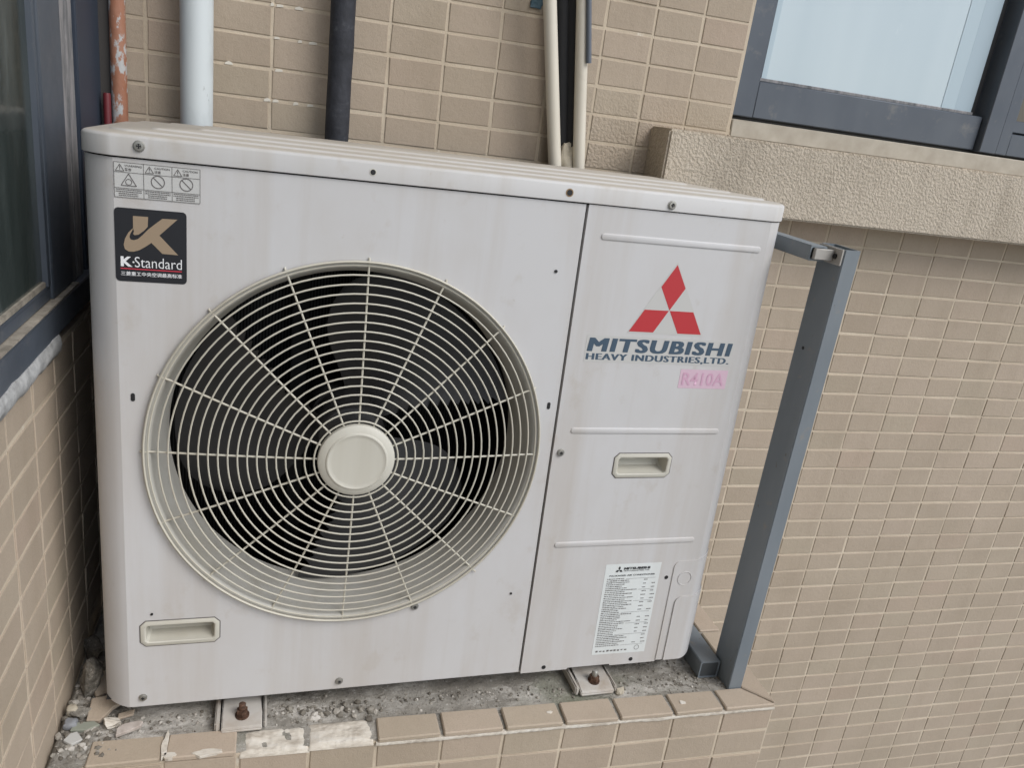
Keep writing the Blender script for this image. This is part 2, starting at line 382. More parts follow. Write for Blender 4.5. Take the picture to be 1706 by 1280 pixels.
# ---- tile pieces
TW, TH, TT = 0.0955, 0.0452, 0.0016
def tile_bm(bm, w, h, M=None, j=0.0007, rnd=random):
    b = 0.0010
    jit = [rnd.uniform(-j, j) for _ in range(4)]
    ring = []
    for inset, zz in ((0, -0.006), (0, TT - b * 0.8), (b, TT)):
        r = []
        for k, (sx, sy) in enumerate(((-1, -1), (1, -1), (1, 1), (-1, 1))):
            p = Vector((sx * (w / 2 - inset + (jit[k] if inset else jit[k] * 0.8)), sy * (h / 2 - inset + jit[(k + 1) % 4] * 0.8), zz + (jit[(k + 2) % 4] * 0.6 if zz > 0 else 0)))
            r.append(bm.verts.new(M @ p if M else p))
        ring.append(r)
    for a, c in zip(ring, ring[1:]):
        for k in range(4): bm.faces.new((a[k], a[(k + 1) % 4], c[(k + 1) % 4], c[k]))
    bm.faces.new(ring[2])
TILE_ME = []
for k in range(8):
    t = bmesh.new(); tile_bm(t, TW, TH); TILE_ME.append(done(t, 'tile')); TILE_ME[-1].materials.append(TILE)
camI = mw.inverted()
def project(p):
    q = camI @ Vector(p)
    if q.z > -0.05: return None
    return 853 + 1319.87 * q.x / -q.z, 640 - 1319.87 * q.y / -q.z
def frame_m(c, u, v, n):
    M = Matrix.Identity(4)
    for i in range(3): M[i][0], M[i][1], M[i][2], M[i][3] = u[i], v[i], n[i], c[i]
    return M
UNIT_SIL = ((150, 222), (1297, 352), (1135, 1085), (188, 1155))
def in_poly(x, y, P):
    s = None
    for i in range(len(P)):
        (x0, y0), (x1, y1) = P[i], P[(i + 1) % len(P)]
        c = (x1 - x0) * (y - y0) - (y1 - y0) * (x - x0)
        if s is None: s = c > 0
        elif (c > 0) != s: return False
    return True
LEDGE_SIL = ((150, 1100), (1200, 1000), (1275, 1185), (1262, 1600), (150, 1600))
def lay_tiles(parent, cells, u, v, n, limit=300):
    """cells: (centre, width, height). The largest in view become tiles of their own; the rest one joined part."""
    sc = []
    for c, w_, h_ in cells:
        U, V = Vector(u) * w_ / 2, Vector(v) * h_ / 2; C = Vector(c)
        pr = [project(C + a * U + b * V) for a, b in ((-1, -1), (1, -1), (1, 1), (-1, 1))]
        area = 0
        if all(pr):
            hid = all(in_poly(*p, UNIT_SIL) for p in pr) or all(in_poly(*p, LEDGE_SIL) for p in pr)
            vis = any(-2 < p[0] < 1708 and -2 < p[1] < 1282 for p in pr)
            if vis and not hid:
                area = abs(sum(pr[i][0] * pr[(i + 1) % 4][1] - pr[(i + 1) % 4][0] * pr[i][1] for i in range(4))) / 2
        sc.append((area, c, w_, h_))
    sc.sort(key=lambda t: -t[0])
    rest = bmesh.new(); nrest = 0
    for i, (a, c, w_, h_) in enumerate(sc):
        c2 = Vector(c) + Vector(n) * random.uniform(-0.0004, 0.0004) + Vector(u) * random.uniform(-.0009, .0009) + Vector(v) * random.uniform(-.0008, .0008)
        M = frame_m(c2, u, v, n) @ Matrix.Rotation(random.gauss(0, 0.005), 4, 'Z') @ Matrix.Rotation(random.gauss(0, 0.008), 4, 'X') @ Matrix.Rotation(random.gauss(0, 0.0035), 4, 'Y')
        if i < limit and a > 40:
            o = link('tile', random.choice(TILE_ME), None, parent)
            o.matrix_local = M @ Matrix.Diagonal((w_ / TW, h_ / TH, 1, 1))
        else: tile_bm(rest, w_, h_, M); nrest += 1
    if nrest: link('tiling', done(rest, 'tiling'), TILE, parent, kind='stuff')
    else: rest.free()

# ---- back wall of the facade (tile face near y = 0)
WX0, WX1, WZ0, WZ1 = -1.64, 1.7, -1.7, 1.5
OX0, OX1, OZ0, OZ1 = -0.49, 1.25, 0.262, 1.35            # window opening
bm = bmesh.new()
box(bm, WX0 - 0.2, OX0, 0.0025, 0.2, WZ0, WZ1 + 4.5); box(bm, OX1, WX1, 0.0025, 0.2, WZ0, WZ1 + 4.5)
box(bm, OX0, OX1, 0.0025, 0.2, WZ0, OZ0); box(bm, OX0, OX1, 0.0025, 0.2, OZ1, WZ1 + 4.5)
wall = tag(link('tiled_wall', done(bm, 'tiled_wall'), GROUT), 'beige tiled facade wall behind the air conditioner and pipes', 'wall')
colx = [0.1 * k if k >= 0 else 0.0988 * k for k in range(-17, 18)]
rowz = [0.05 * k if k <= 0 else 0.051 * k for k in range(-34, 30)]
cells = []
for i in range(len(colx) - 1):
    for j in range(len(rowz) - 1):
        x0, x1, z0, z1 = colx[i] + 0.0025, colx[i + 1] - 0.0025, rowz[j] + 0.0026, rowz[j + 1] - 0.0026
        x0 = max(x0, WX0 + 0.002); x1 = min(x1, WX1)
        if z0 > OZ0 - 0.03 and x1 > OX0 and x0 < OX1:
            if x0 < OX0 - 0.02: x1 = OX0 - 0.001
            elif x1 > OX1 + 0.02: x0 = OX1 + 0.001
            elif z1 < OZ1: continue
            else: z0 = max(z0, OZ1 + 0.002)
        elif z1 > OZ0 and x1 > OX0 + 0.02 and x0 < OX1: z1 = min(z1, OZ0 - 0.002)
        if x1 - x0 < 0.012 or z1 - z0 < 0.01: continue
        cells.append((((x0 + x1) / 2, 0.0025, (z0 + z1) / 2), x1 - x0, z1 - z0))
lay_tiles(wall, cells, (1, 0, 0), (0, 0, 1), (0, -1, 0))

# sprayed band (sill) under the right window
bm = bmesh.new(); box(bm, -0.662, 1.45, -0.088, 0.004, 0.103, 0.248)
bmesh.ops.bevel(bm, geom=bm.edges[:], offset=0.004, segments=2, affect='EDGES')
sill = link('window_sill', done(bm, 'window_sill', 40), STUCCO, wall); sill['label'] = 'rough sprayed sill band under the pale window'
obox('sill_upstand', (-0.488, 1.25, 0.0, 0.12, 0.248, 0.283), PLASTER, wall, 0.002)

# right window
def win_part(name, dims, m, par, bev=0.002): return obox(name, dims, m, par, bev)
bm = bmesh.new()
box(bm, -0.488, -0.436, 0.016, 0.09, 0.290, 1.34, 0.002); box(bm, -0.436, 0.135, 0.018, 0.09, 0.290, 0.362, 0.002)
box(bm, -0.436, 1.24, 0.018, 0.09, 1.28, 1.34, 0.002)
win = link('window', done(bm, 'window', 40), ALU, wall); win['label'] = 'slate blue window with pale frosted pane above the sill'
win_part('glazing_bead', (-0.436, 0.112, 0.026, 0.06, 0.3622, 0.3685), GASKET, win, 0.001)
win_part('glazing_bead', (-0.4358, -0.429, 0.026, 0.06, 0.3687, 1.279), ALU, win, 0.001)
win_part('pane', (-0.4288, 0.112, 0.034, 0.044, 0.3687, 1.279), GLASSF, win, 0)
win_part('curtain_edge', (0.030, 0.066, 0.0330, 0.0338, 0.369, 1.279), mat('curtain_tint_one', (0.41, 0.505, 0.555), 0.4), win, 0)  # strips on the pane, tinted to imitate curtain edges seen through it
win_part('curtain_edge', (0.0662, 0.1118, 0.0330, 0.0338, 0.369, 1.279), mat('curtain_tint_two', (0.36, 0.45, 0.505), 0.4), win, 0)
win_part('curtain_edge', (-0.4286, -0.414, 0.0330, 0.0338, 0.369, 1.279), mat('curtain_tint_three', (0.41, 0.505, 0.555), 0.4), win, 0)
win_part('gasket', (0.1122, 0.128, 0.036, 0.07, 0.3622, 1.279), BLACK, win, 0.001)
win_part('mullion', (0.1385, 0.186, 0.004, 0.09, 0.288, 1.279), ALU, win, 0.002)
bm = bmesh.new()
box(bm, 0.189, 0.222, 0.010, 0.07, 0.288, 1.279, 0.002); box(bm, 0.222, 1.24, 0.012, 0.07, 0.288, 0.336, 0.002)
box(bm, 0.222, 1.24, 0.016, 0.07, 0.339, 0.365, 0.002)
link('sash', done(bm, 'sash', 40), ALU, win)
win_part('pane', (0.222, 1.24, 0.03, 0.04, 0.365, 1.279), GLASSB, win, 0)
win_part('sill_gap', (-0.488, 1.25, 0.03, 0.11, 0.283, 0.2895), BLACK, win, 0)

# ---- side wall with the dark window (outer face near x = -1.64)
bm = bmesh.new()
box(bm, -1.84, -1.6425, -4.0, 0.006, -1.7, -0.135); box(bm, -1.84, -1.6425, -4.0, 0.006, 1.25, 6.0)  # unseen upper and forward reach, extended to block sky from the left
box(bm, -1.84, -1.76, -4.0, 0.006, -0.135, 1.25)
side = tag(link('tiled_wall', done(bm, 'tiled_wall'), GROUT), 'beige tiled side wall under the dark dusty window', 'wall')
cells = []
for k in range(-21, 7):
    y0, y1 = -0.6009 + 0.1 * k + 0.0022, -0.6009 + 0.1 * (k + 1) - 0.0022
    y1 = min(y1, -0.004)
    if y1 - y0 < 0.012: continue
    for j in range(-1, 30):
        z1, z0 = -0.1897 - 0.05 * j - 0.0024, -0.1897 - 0.05 * (j + 1) + 0.0024
        z1 = min(z1, -0.142)
        if z1 - z0 < 0.01: continue
        cells.append(((-1.6425, (y0 + y1) / 2, (z0 + z1) / 2), y1 - y0, z1 - z0))
lay_tiles(side, cells, (0, 1, 0), (0, 0, 1), (1, 0, 0))
bm = bmesh.new()
box(bm, -1.76, -1.636, -4.0, -0.150, -0.119, -0.079, 0.002)
box(bm, -1.76, -1.636, -4.0, -0.150, 1.20, 1.249, 0.002)
lw = link('window', done(bm, 'window', 40), ALU, side); lw['label'] = 'dark dusty window in a slate blue frame beside the unit'
obox('track', (-1.70, -1.6375, -4.0, -0.262, -0.0788, -0.0765), DUST, lw, 0)
bm = bmesh.new()
box(bm, -1.74, -1.648, -4.0, -0.367, -0.0763, -0.058, 0.002); box(bm, -1.74, -1.6445, -0.366, -0.263, -0.0763, 1.199, 0.002)
link('sash', done(bm, 'sash', 40), ALU, lw)
obox('glazing_bead', (-1.70, -1.6475, -0.376, -0.3665, -0.0575, 1.199), ALU, lw, 0.001)
obox('glazing_bead', (-1.70, -1.651, -4.0, -0.3765, -0.0577, -0.050), DUST, lw, 0.001)
obox('pane', (-1.69, -1.655, -4.0, -0.372, -0.056, 1.199), GLASSD, lw, 0)
for a, b_, x, m in ((-0.2622, -0.238, -1.6455, GASKET), (-0.2378, -0.226, -1.652, BLACK), (-0.2258, -0.192, -1.6465, GASKET), (-0.1918, -0.172, -1.654, BLACK)):
    obox('weather_strip', (-1.76, x, a, b_, -0.0788, 1.199), m, lw, 0.0015)
obox('corner_strip', (-1.70, -1.6295, -0.028, -0.0015, -0.118, 1.24), mat('dark_brown_trim', (0.045, 0.04, 0.036), 0.7), lw, 0.001)
obox('jamb', (-1.76, -1.6455, -0.1715, 0.002, -0.118, 1.24), NAVY, lw, 0.002)
# sealant smear under the frame
bm = bmesh.new(); rows = []
for i in range(240):
    y = -4.0 + 3.61 * i / 239
    lo = -0.146 - 0.006 * mnoise.noise((y * 22, 1, 0)) - 0.004 * mnoise.noise((y * 70, 4, 0)); hi = -0.117 + 0.004 * mnoise.noise((y * 30, 7, 2))
    rr = []
    for k in range(5):
        t = k / 4; z = lo + (hi - lo) * t
        d = 0.0055 * math.sin(math.pi * min(max(t, .02), .98)) + 0.002 * mnoise.noise((y * 60, z * 90, 3))
        rr.append(bm.verts.new((-1.6395 + max(d, 0.0005) + 0.004 * t, y, z)))
    rr.append(bm.verts.new((-1.648, y, hi))); rr.append(bm.verts.new((-1.648, y, lo))); rows.append(rr)
for a, b_ in zip(rows, rows[1:]):
    for k in range(7): bm.faces.new((a[k], a[(k + 1) % 7], b_[(k + 1) % 7], b_[k]))
link('sealant', done(bm, 'sealant', 60), SEAL, lw)

# ================================================================== LEDGE
LX0, LX1, LY0, LZ = -1.639, -0.492, -0.570, -0.684
bm = bmesh.new()
nx, ny = 190, 96; grid = []
def ledge_h(x, y):
    h = 0.0022 * mnoise.noise((x * 14, y * 14, 0)) + 0.0016 * mnoise.noise((x * 45, y * 45, 5)) + 0.0009 * mnoise.noise((x * 130, y * 130, 9))
    if x < -1.56: h += 0.004 * (1 + mnoise.noise((x * 60, y * 60, 2))) * min(1, (-1.56 - x) / 0.04)
    if y > -0.515 and -1.36 < x < -1.12: h += 0.004 * abs(mnoise.noise((x * 40, y * 40, 8)))
    return h
for i in range(nx + 1):
    grid.append([])
    for j in range(ny + 1):
        x = LX0 + (LX1 - LX0) * i / nx; y = LY0 + (-0.002 - LY0) * (j / ny)
        grid[-1].append(bm.verts.new((x, y, LZ + ledge_h(x, y) if 0 < i < nx else LZ - 0.002)))
for i in range(nx):
    for j in range(ny): bm.faces.new((grid[i][j], grid[i + 1][j], grid[i + 1][j + 1], grid[i][j + 1]))
low = {}
def lowv(v):
    if v not in low: low[v] = bm.verts.new((v.co.x, v.co.y, -1.3))
    return low[v]
edge = [grid[i][0] for i in range(nx + 1)] + [grid[nx][j] for j in range(1, ny + 1)] + [grid[i][ny] for i in range(nx - 1, -1, -1)] + [grid[0][j] for j in range(ny - 1, 0, -1)]
for a, b_ in zip(edge, edge[1:] + edge[:1]): bm.faces.new((a, b_, lowv(b_), lowv(a)))
bm.faces.new([lowv(v) for v in edge][::-1])
ledge = tag(link('tiled_ledge', done(bm, 'tiled_ledge', 60), CONC), 'concrete ledge edged with beige tiles carrying the air conditioner', 'ledge')
JX = [-1.592, -1.49, -1.389, -1.29, -1.19, -1.088, -0.987, -0.886, -0.789, -0.688, -0.592, -0.490]
def poly_tile(pts, z0, z1, m=TILE, name='tile', par=ledge, bev=0.0018):
    t = bmesh.new(); prism(t, pts, 'z', z0, z1)
    bmesh.ops.recalc_face_normals(t, faces=t.faces)
    bmesh.ops.bevel(t, geom=[e for e in t.edges], offset=bev, segments=1, affect='EDGES')
    return link(name, done(t, name), m, par)
YF, YB = -0.5765, -0.531
for k in range(len(JX) - 1):
    a, b_ = JX[k] + 0.0028, JX[k + 1] - 0.0028
    if k in (2, 3): continue                                   # two rim tiles are gone, mortar bed shows
    dz = random.uniform(-0.0008, 0.0008); s = random.uniform(-0.0012, 0.0012)
    if k == len(JX) - 2: pts = [(a, YF), (b_ + 0.001, YF), (-0.5365, YB), (a, YB)]
    else: pts = [(a, YF + s), (b_, YF - s), (b_ - 0.001, YB + s), (a + 0.001, YB)]
    poly_tile(pts, -0.687, -0.6785 + dz)
for k in range(6):
    y0, y1 = -0.572 + 0.1 * k + (0.0035 if k else 0.0), min(-0.572 + 0.1 * (k + 1) - 0.0015, -0.006)
    if k == 0: pts = [(-0.4895, y0), (-0.4895, y1), (-0.533, y1), (-0.533, -0.5285)]
    else: pts = [(-0.4895, y0), (-0.4895, y1), (-0.533, y1), (-0.533, y0)]
    poly_tile(pts, -0.687, -0.6785 + random.uniform(-.0008, .0008))
cells = []
for k in range(len(JX) - 1):
    for j in range(9):
        z1, z0 = -0.690 - 0.05 * j, -0.690 - 0.05 * (j + 1) + 0.0045
        x0, x1 = JX[k] + 0.0024, JX[k + 1] - 0.0024
        cells.append((((x0 + x1) / 2, LY0 - 0.0026, (z0 + z1) / 2), x1 - x0, z1 - z0))
lay_tiles(ledge, cells, (1, 0, 0), (0, 0, 1), (0, -1, 0))
cells = []
for k in range(6):
    for j in range(9):
        z1, z0 = -0.690 - 0.05 * j, -0.690 - 0.05 * (j + 1) + 0.0045
        y0, y1 = -0.568 + 0.1 * k + 0.002, min(-0.568 + 0.1 * (k + 1) - 0.002, -0.006)
        cells.append(((LX1 + 0.0027, (y0 + y1) / 2, (z0 + z1) / 2), y1 - y0, z1 - z0))
lay_tiles(ledge, cells, (0, 1, 0), (0, 0, 1), (1, 0, 0))
# grout skin on the front of the ledge
bm = bmesh.new(); box(bm, -1.594, LX1 + 0.0012, LY0 - 0.0025, LY0 + 0.004, -1.29, -0.687); box(bm, LX1 - 0.002, LX1 + 0.0025, LY0 + 0.004, -0.004, -1.29, -0.688)
link('grout_bed', done(bm, 'grout_bed'), GROUT, ledge)
# bare mortar bed where the rim tiles are missing, with ragged edge
def lumpy(name, x0, x1, y0, y1, z, amp, m, par, seed, nxx=44, nyy=14, drop=0.0, ragged=0.006, frq=60):
    bm = bmesh.new(); G = []
    for i in range(nxx + 1):
        G.append([])
        for j in range(nyy + 1):
            u, v = i / nxx, j / nyy
            x = x0 + (x1 - x0) * u; y = y0 + (y1 - y0) * v
            if j == nyy: y += ragged * mnoise.noise((x * 70, seed, 0))
            if i in (0, nxx): x += ragged * 0.6 * mnoise.noise((seed, y * 90, 1))
            e = min(1, 6 * min(u, 1 - u)) * min(1, 5 * min(v + .12, 1 - v))
            zz = z + amp * e * (0.75 + 0.6 * mnoise.noise((x * frq * .6, y * frq, seed)) + 0.25 * mnoise.noise((x * frq * 3, y * frq * 3, seed))) - drop * (1 - v)
            if j == 0 or j == nyy or i in (0, nxx): zz = z - 0.006 - drop * (1 - v)
            G[-1].append(bm.verts.new((x, y, zz)))
    for i in range(nxx):
        for j in range(nyy): bm.faces.new((G[i][j], G[i + 1][j], G[i + 1][j + 1], G[i][j + 1]))
    return link(name, done(bm, name, 70), m, par)
lumpy('mortar_bed', -1.388, -1.288, -0.5755, -0.529, -0.685, 0.005, MORTAR, ledge, 3, drop=0.002)
lumpy('mortar_bed', -1.290, -1.192, -0.5752, -0.527, -0.684, 0.0055, MORTAR, ledge, 11, drop=0.001)
lumpy('mortar_bed', -1.636, -1.585, -0.590, -0.515, -0.685, 0.006, CONC, ledge, 21, nxx=20, nyy=20, drop=0.012)
for k, (x, y, s, asp) in enumerate(((-1.489, -0.553, .005, 4.2), (-1.430, -0.5725, .017, .32), (-1.482, -0.572, .010, .55), (-0.905, -0.552, .0045, .6), (-0.664, -0.556, .006, .7))):
    hp = []
    for t in range(16):
        an = t * 2 * math.pi / 16; rr = s * (1 + .75 * mnoise.noise((k * 7.3 + math.cos(an) * 1.6, math.sin(an) * 1.6, k)))
        hp.append((x + rr * math.cos(an), y + rr * asp * math.sin(an)))
    poly_tile(hp, -0.682, -0.6772, MORTAR, 'mortar_smear', ledge, 0.0004)
# ragged pale mortar between the rim tiles and the first row
bm = bmesh.new(); n = 260
rows = []
for i in range(n + 1):
    x = -1.19 + (0.698) * i / n
    a = 0.5 + 0.5 * mnoise.noise((x * 16, 3, 3)); b_ = 0.0022 * mnoise.noise((x * 90, 0, 1))
    hi, lo = -0.6865 + b_ * .4, -0.6905 - 0.0025 * a + b_ * .5
    d = 0.0055 + 0.0022 * a + 0.0012 * mnoise.noise((x * 150, 5, 5))
    rows.append([bm.verts.new((x, LY0 - d, hi)), bm.verts.new((x, LY0 - d - 0.001, (hi + lo) / 2)), bm.verts.new((x, LY0 - d, lo)), bm.verts.new((x, LY0 + 0.002, lo)), bm.verts.new((x, LY0 + 0.002, hi))])
for a, b_ in zip(rows, rows[1:]):
    for k in range(5): bm.faces.new((a[k], a[(k + 1) % 5], b_[(k + 1) % 5], b_[k]))
link('mortar_joint', done(bm, 'mortar_joint', 60), MORTAR, ledge)

# ================================================================== AIR CONDITIONER
W_, H_, D_, RC = 0.970, 0.807, 0.370, 0.036
ac = bpy.data.objects.new('air_conditioner', None); COL.objects.link(ac)
RU = ((0.9995952, -0.0283577, -0.0023070), (0.0284105, 0.9992187, 0.0274750), (0.0015261, -0.0275294, 0.9996198))
um = Matrix.Identity(4)
for i in range(3):
    for j in range(3): um[i][j] = RU[i][j]
um.translation = Vector((-1.5790175, -0.5069658, -0.6462137))
ac.matrix_world = um
tag(ac, 'white outdoor air conditioner unit with a round fan grille on the ledge', 'air conditioner')
FX, FZ = 0.336, 0.404
def sheet(name, path, z0, z1, m, closed=False):
    """vertical sheet following a plan path"""
    bm = bmesh.new(); A = [bm.verts.new((x, y, z0)) for x, y in path]; B = [bm.verts.new((x, y, z1)) for x, y in path]
    for i in range(len(path) - 1): bm.faces.new((A[i], A[i + 1], B[i + 1], B[i]))
    return link(name, done(bm, name, 60), m, ac)
def arcpts(cx, cy, r, a0, a1, n=8): return [(cx + r * math.cos(R(a0 + (a1 - a0) * i / n)), cy + r * math.sin(R(a0 + (a1 - a0) * i / n))) for i in range(n + 1)]
# fan panel (front + rounded left corner + left side)
SX = 0.6325
HND1 = (0.0565, 0.1545, 0.1075, 0.1405); HND2 = (0.7465, 0.8385, 0.3635, 0.3965)
fp = plate('fan_panel', [[(RC, 0.0), (SX, 0.0), (SX, 0.7785), (RC, 0.7785)], circ(FX, FZ, 0.2665, 128), octo(*HND1, 0.004)], 0.0, 0.001, PANEL, ac)
fp['label'] = 'white front panel with the round fan opening'
CQ = corner(RC)
left_path = CQ + [(0.0, D_ - 0.02)]
sheet('side_panel', left_path[:-1] + [(0.0, RC + 0.02)], 0.0, 0.7785, PANEL)
bm = bmesh.new(); box(bm, 0.003, 0.012, RC + 0.0205, D_ - 0.024, 0.002, 0.778); link('side_coil', done(bm, 'side_coil'), FINS, ac)
bm = bmesh.new(); box(bm, SX - 0.0008, SX, 0.0012, 0.018, 0.0, 0.778); link('panel_flange', done(bm, 'panel_flange'), PANEL, ac)
bm = bmesh.new(); box(bm, SX, SX + 0.0085, 0.016, 0.018, 0.0, 0.778); link('panel_gap', done(bm, 'panel_gap'), BLACK, ac)
bm = bmesh.new(); box(bm, RC, SX, 0.0012, 0.016, 0.0, 0.0008); link('panel_flange', done(bm, 'panel_flange'), PANEL, ac)
# service panel
SP0 = 0.6365
sp_out = [(SP0, -0.0035), (0.720, -0.0035), (0.7205, -0.0005), (0.80, -0.0005), (0.8005, -0.0035), (0.8885, -0.0035), (0.8888, 0.0), (W_ - RC, 0.0), (W_ - RC, 0.779), (SP0, 0.779)]
spn = plate('service_panel', [sp_out, octo(*HND2, 0.004)], -0.0008, 0.001, PANEL, ac)
spn['label'] = 'white service panel carrying the red three diamond mark'
right_path = [(W_ - a, b_ - 0.0008) for a, b_ in CQ] + [(W_, D_ - 0.02)]
sheet('side_panel', right_path, 0.0, 0.779, PANEL)
bm = bmesh.new(); box(bm, SP0, SP0 + 0.0008, 0.0004, 0.016, -0.003, 0.778); link('panel_flange', done(bm, 'panel_flange'), PANEL, ac)
# back, base pan
bm = bmesh.new(); box(bm, 0.002, W_ - 0.002, D_ - 0.022, D_ - 0.012, 0.0, 0.779); link('condenser', done(bm, 'condenser'), FINS, ac)
bm = bmesh.new(); prism(bm, [(RC + .003, .004), (W_ - RC - .003, .004), (W_ - .004, RC + .003), (W_ - .004, D_ - .024), (.004, D_ - .024), (.004, RC + .003)], 'z', -0.004, -0.0012); link('base_pan', done(bm, 'base_pan'), PANEL, ac)
bm = bmesh.new(); box(bm, SX + 0.0005, SX + 0.0015, 0.019, D_ - 0.025, 0.0, 0.778); link('partition', done(bm, 'partition'), DARKIN, ac)
bm = bmesh.new(); box(bm, 0.0015, SX, 0.02, D_ - 0.025, 0.0008, 0.0016); link('inner_floor', done(bm, 'inner_floor'), DARKIN, ac)
sheet('inner_lining', [(RC, 0.0015), (0.0025, RC), (0.0025, RC + 0.02), (0.0125, RC + 0.021), (0.0125, D_ - 0.024)], 0.0018, 0.777, DARKIN)

# lid
def rslab(bm, x0, x1, y0, y1, r, prof, n=8):
    """stacked rounded rectangles: prof = (inset, z)"""
    rings = []
    for ins, z in prof:
        rings.append([bm.verts.new((x, y, z)) for x, y in cham(x0 + ins, x1 - ins, y0 + ins, y1 - ins, max(r - ins * .45, 0.008), n)])
    for a, b_ in zip(rings, rings[1:]):
        k = len(a)
        for i in range(k): bm.faces.new((a[i], a[(i + 1) % k], b_[(i + 1) % k], b_[i]))
    bm.faces.new(rings[-1]); return rings
bm = bmesh.new()
rslab(bm, -0.0025, W_ + 0.0025, -0.0035, D_ + 0.002, RC + 0.002, [(0.0012, 0.7803), (0.0, 0.7810), (0.0, 0.8015), (0.0008, 0.8035), (0.003, 0.8055), (0.006, 0.8066), (0.026, 0.8076), (0.0275, 0.8080), (0.0288, 0.8098), (0.0305, 0.8104), (0.070, 0.8108), (0.0712, 0.8113), (0.0725, 0.8130), (0.0742, 0.8136), (0.12, 0.8140), (0.1212, 0.8145), (0.1225, 0.8160), (0.1242, 0.8166)])
lid = link('lid', done(bm, 'lid', 50), LIDM, ac)
bm = bmesh.new(); prism(bm, [(RC + .006, .006), (W_ - RC - .006, .006), (W_ - .006, RC + .006), (W_ - .006, D_ - .026), (.006, D_ - .026), (.006, RC + .006)], 'z', 0.7792, 0.7802); link('lid_seam', done(bm, 'lid_seam'), BLACK, ac)

def screw(x, z, par, r=0.0066, y=-0.0035, m=ZINC):
    o = olathe('screw', [(0.0001, y - 0.0028), (r * .38, y - 0.0028), (r * .45, y - 0.0036), (r * .78, y - 0.0034), (r * .86, y - 0.0012), (r, y - 0.001), (r, y + 0.001)], x, z, m, par, 18)
    bm = bmesh.new()
    box(bm, x - r * .42, x + r * .42, y - 0.0039, y - 0.0026, z - r * .09, z + r * .09); box(bm, x - r * .09, x + r * .09, y - 0.00392, y - 0.0026, z - r * .42, z + r * .42)
    link('screw_slot', done(bm, 'screw_slot'), BLACK, o)
    return o
def hole(x, z, par, r=0.0046, y=-0.0035, ring=BEIGE):
    o = olathe('screw_hole', [(0.0001, y - 0.0002), (r * .72, y - 0.0002), (r * .72, y - 0.0006), (r, y - 0.0004), (r, y + 0.001)], x, z, ring, par, 18)
    return olathe('screw_hole', [(0.0001, y - 0.00075), (r * .74, y - 0.00075), (r * .74, y)], x, z, BLACK, par, 16)
screw(0.065, 0.794, ac); hole(0.336, 0.792, ac); hole(0.604, 0.792, ac, r=0.0056, ring=mat('rust_stain', (0.26, 0.17, 0.085), 0.8)); screw(0.762, 0.7895, ac)
screw(0.649, 0.403, ac, y=-0.001, r=0.006); screw(0.335, 0.014, ac, y=0.0, r=0.006); screw(0.054, 0.0155, ac, y=0.0, r=0.0058); screw(0.444, 0.142, ac, y=0.0, r=0.0062)
for x, z, r in ((0.601, 0.682, .0024), (0.600, 0.155, .002), (0.068, 0.156, .0019), (0.677, 0.005, .0038), (0.840, 0.006, .0038), (0.878, 0.169, .0036)):
    olathe('screw_hole', [(0.0001, -0.0013), (r, -0.0013), (r, 0.0005)], x, z, BLACK, ac, 14)
for x, z in ((0.051, 0.4815), (0.619, 0.479)):
    plate('slot', [rrect(x - 0.0025, x + 0.0025, z - 0.0055, z + 0.0055, 0.0024)], -0.0006, 0.0008, BLACK, ac)

# embossed ribs on the service panel
def rib(x0, x1, z, hh=0.0050, d=0.0017):
    bm = bmesh.new(); rings = []
    for ins, y in ((0, -0.0007), (0.0007, -0.0007 - d * .75), (0.0017, -0.0007 - d)):
        rings.append([bm.verts.new((px, y, pz)) for px, pz in rrect(x0 + ins, x1 - ins, z - hh + ins, z + hh - ins, hh - ins - 0.0002, 6)])
    for a, b_ in zip(rings, rings[1:]):
        k = len(a)
        for i in range(k): bm.faces.new((a[i], a[(i + 1) % k], b_[(i + 1) % k], b_[i]))
    bm.faces.new(rings[-1]); return link('rib', done(bm, 'rib', 50), PANEL, ac)
rib(0.661, 0.925, 0.7365); rib(0.660, 0.919, 0.4395); rib(0.662, 0.917, 0.241)

# handles: octagonal bezel with a scooped pocket
def handle(x0, x1, z0, z1, y):
    bz = 0.0078; bm = bmesh.new()
    prof = [(0.0002, y + 0.0008), (0.0004, y - 0.0012), (0.0016, y - 0.0019), (bz - 0.002, y - 0.0022), (bz - 0.0006, y - 0.0012), (bz, y + 0.004)]
    plate('handle_gap', [octo(x0 - 0.0011, x1 + 0.0011, z0 - 0.0011, z1 + 0.0011, 0.0078), octo(x0 + 0.0035, x1 - 0.0035, z0 + 0.0035, z1 - 0.0035, 0.006)], y - 0.0004, 0.0003, GREYINK, ac)
    rings = []
    for ins, yy in prof:
        c = max(0.0072 - ins * 0.6, 0.0032)
        rings.append([bm.verts.new((a, yy, b_)) for a, b_ in octo(x0 + ins, x1 - ins, z0 + ins, z1 - ins, c)])
    deep = [bm.verts.new((a, y + (0.034 if b_ > (z0 + z1) / 2 else 0.022), b_ + (0.004 if b_ < (z0 + z1) / 2 else 0.0))) for a, b_ in octo(x0 + bz + 0.002, x1 - bz - 0.002, z0 + bz + 0.001, z1 - bz + 0.004, 0.0034)]
    rings.append(deep)
    for a, b_ in zip(rings, rings[1:]):
        for i in range(8): bm.faces.new((a[i], a[(i + 1) % 8], b_[(i + 1) % 8], b_[i]))
    bm.faces.new(rings[-1])
    return link('handle', done(bm, 'handle', 30), BEIGE, ac)
handle(0.0525, 0.1583, 0.1035, 0.1445, 0.0); handle(0.7420, 0.8430, 0.3590, 0.4010, -0.0008)

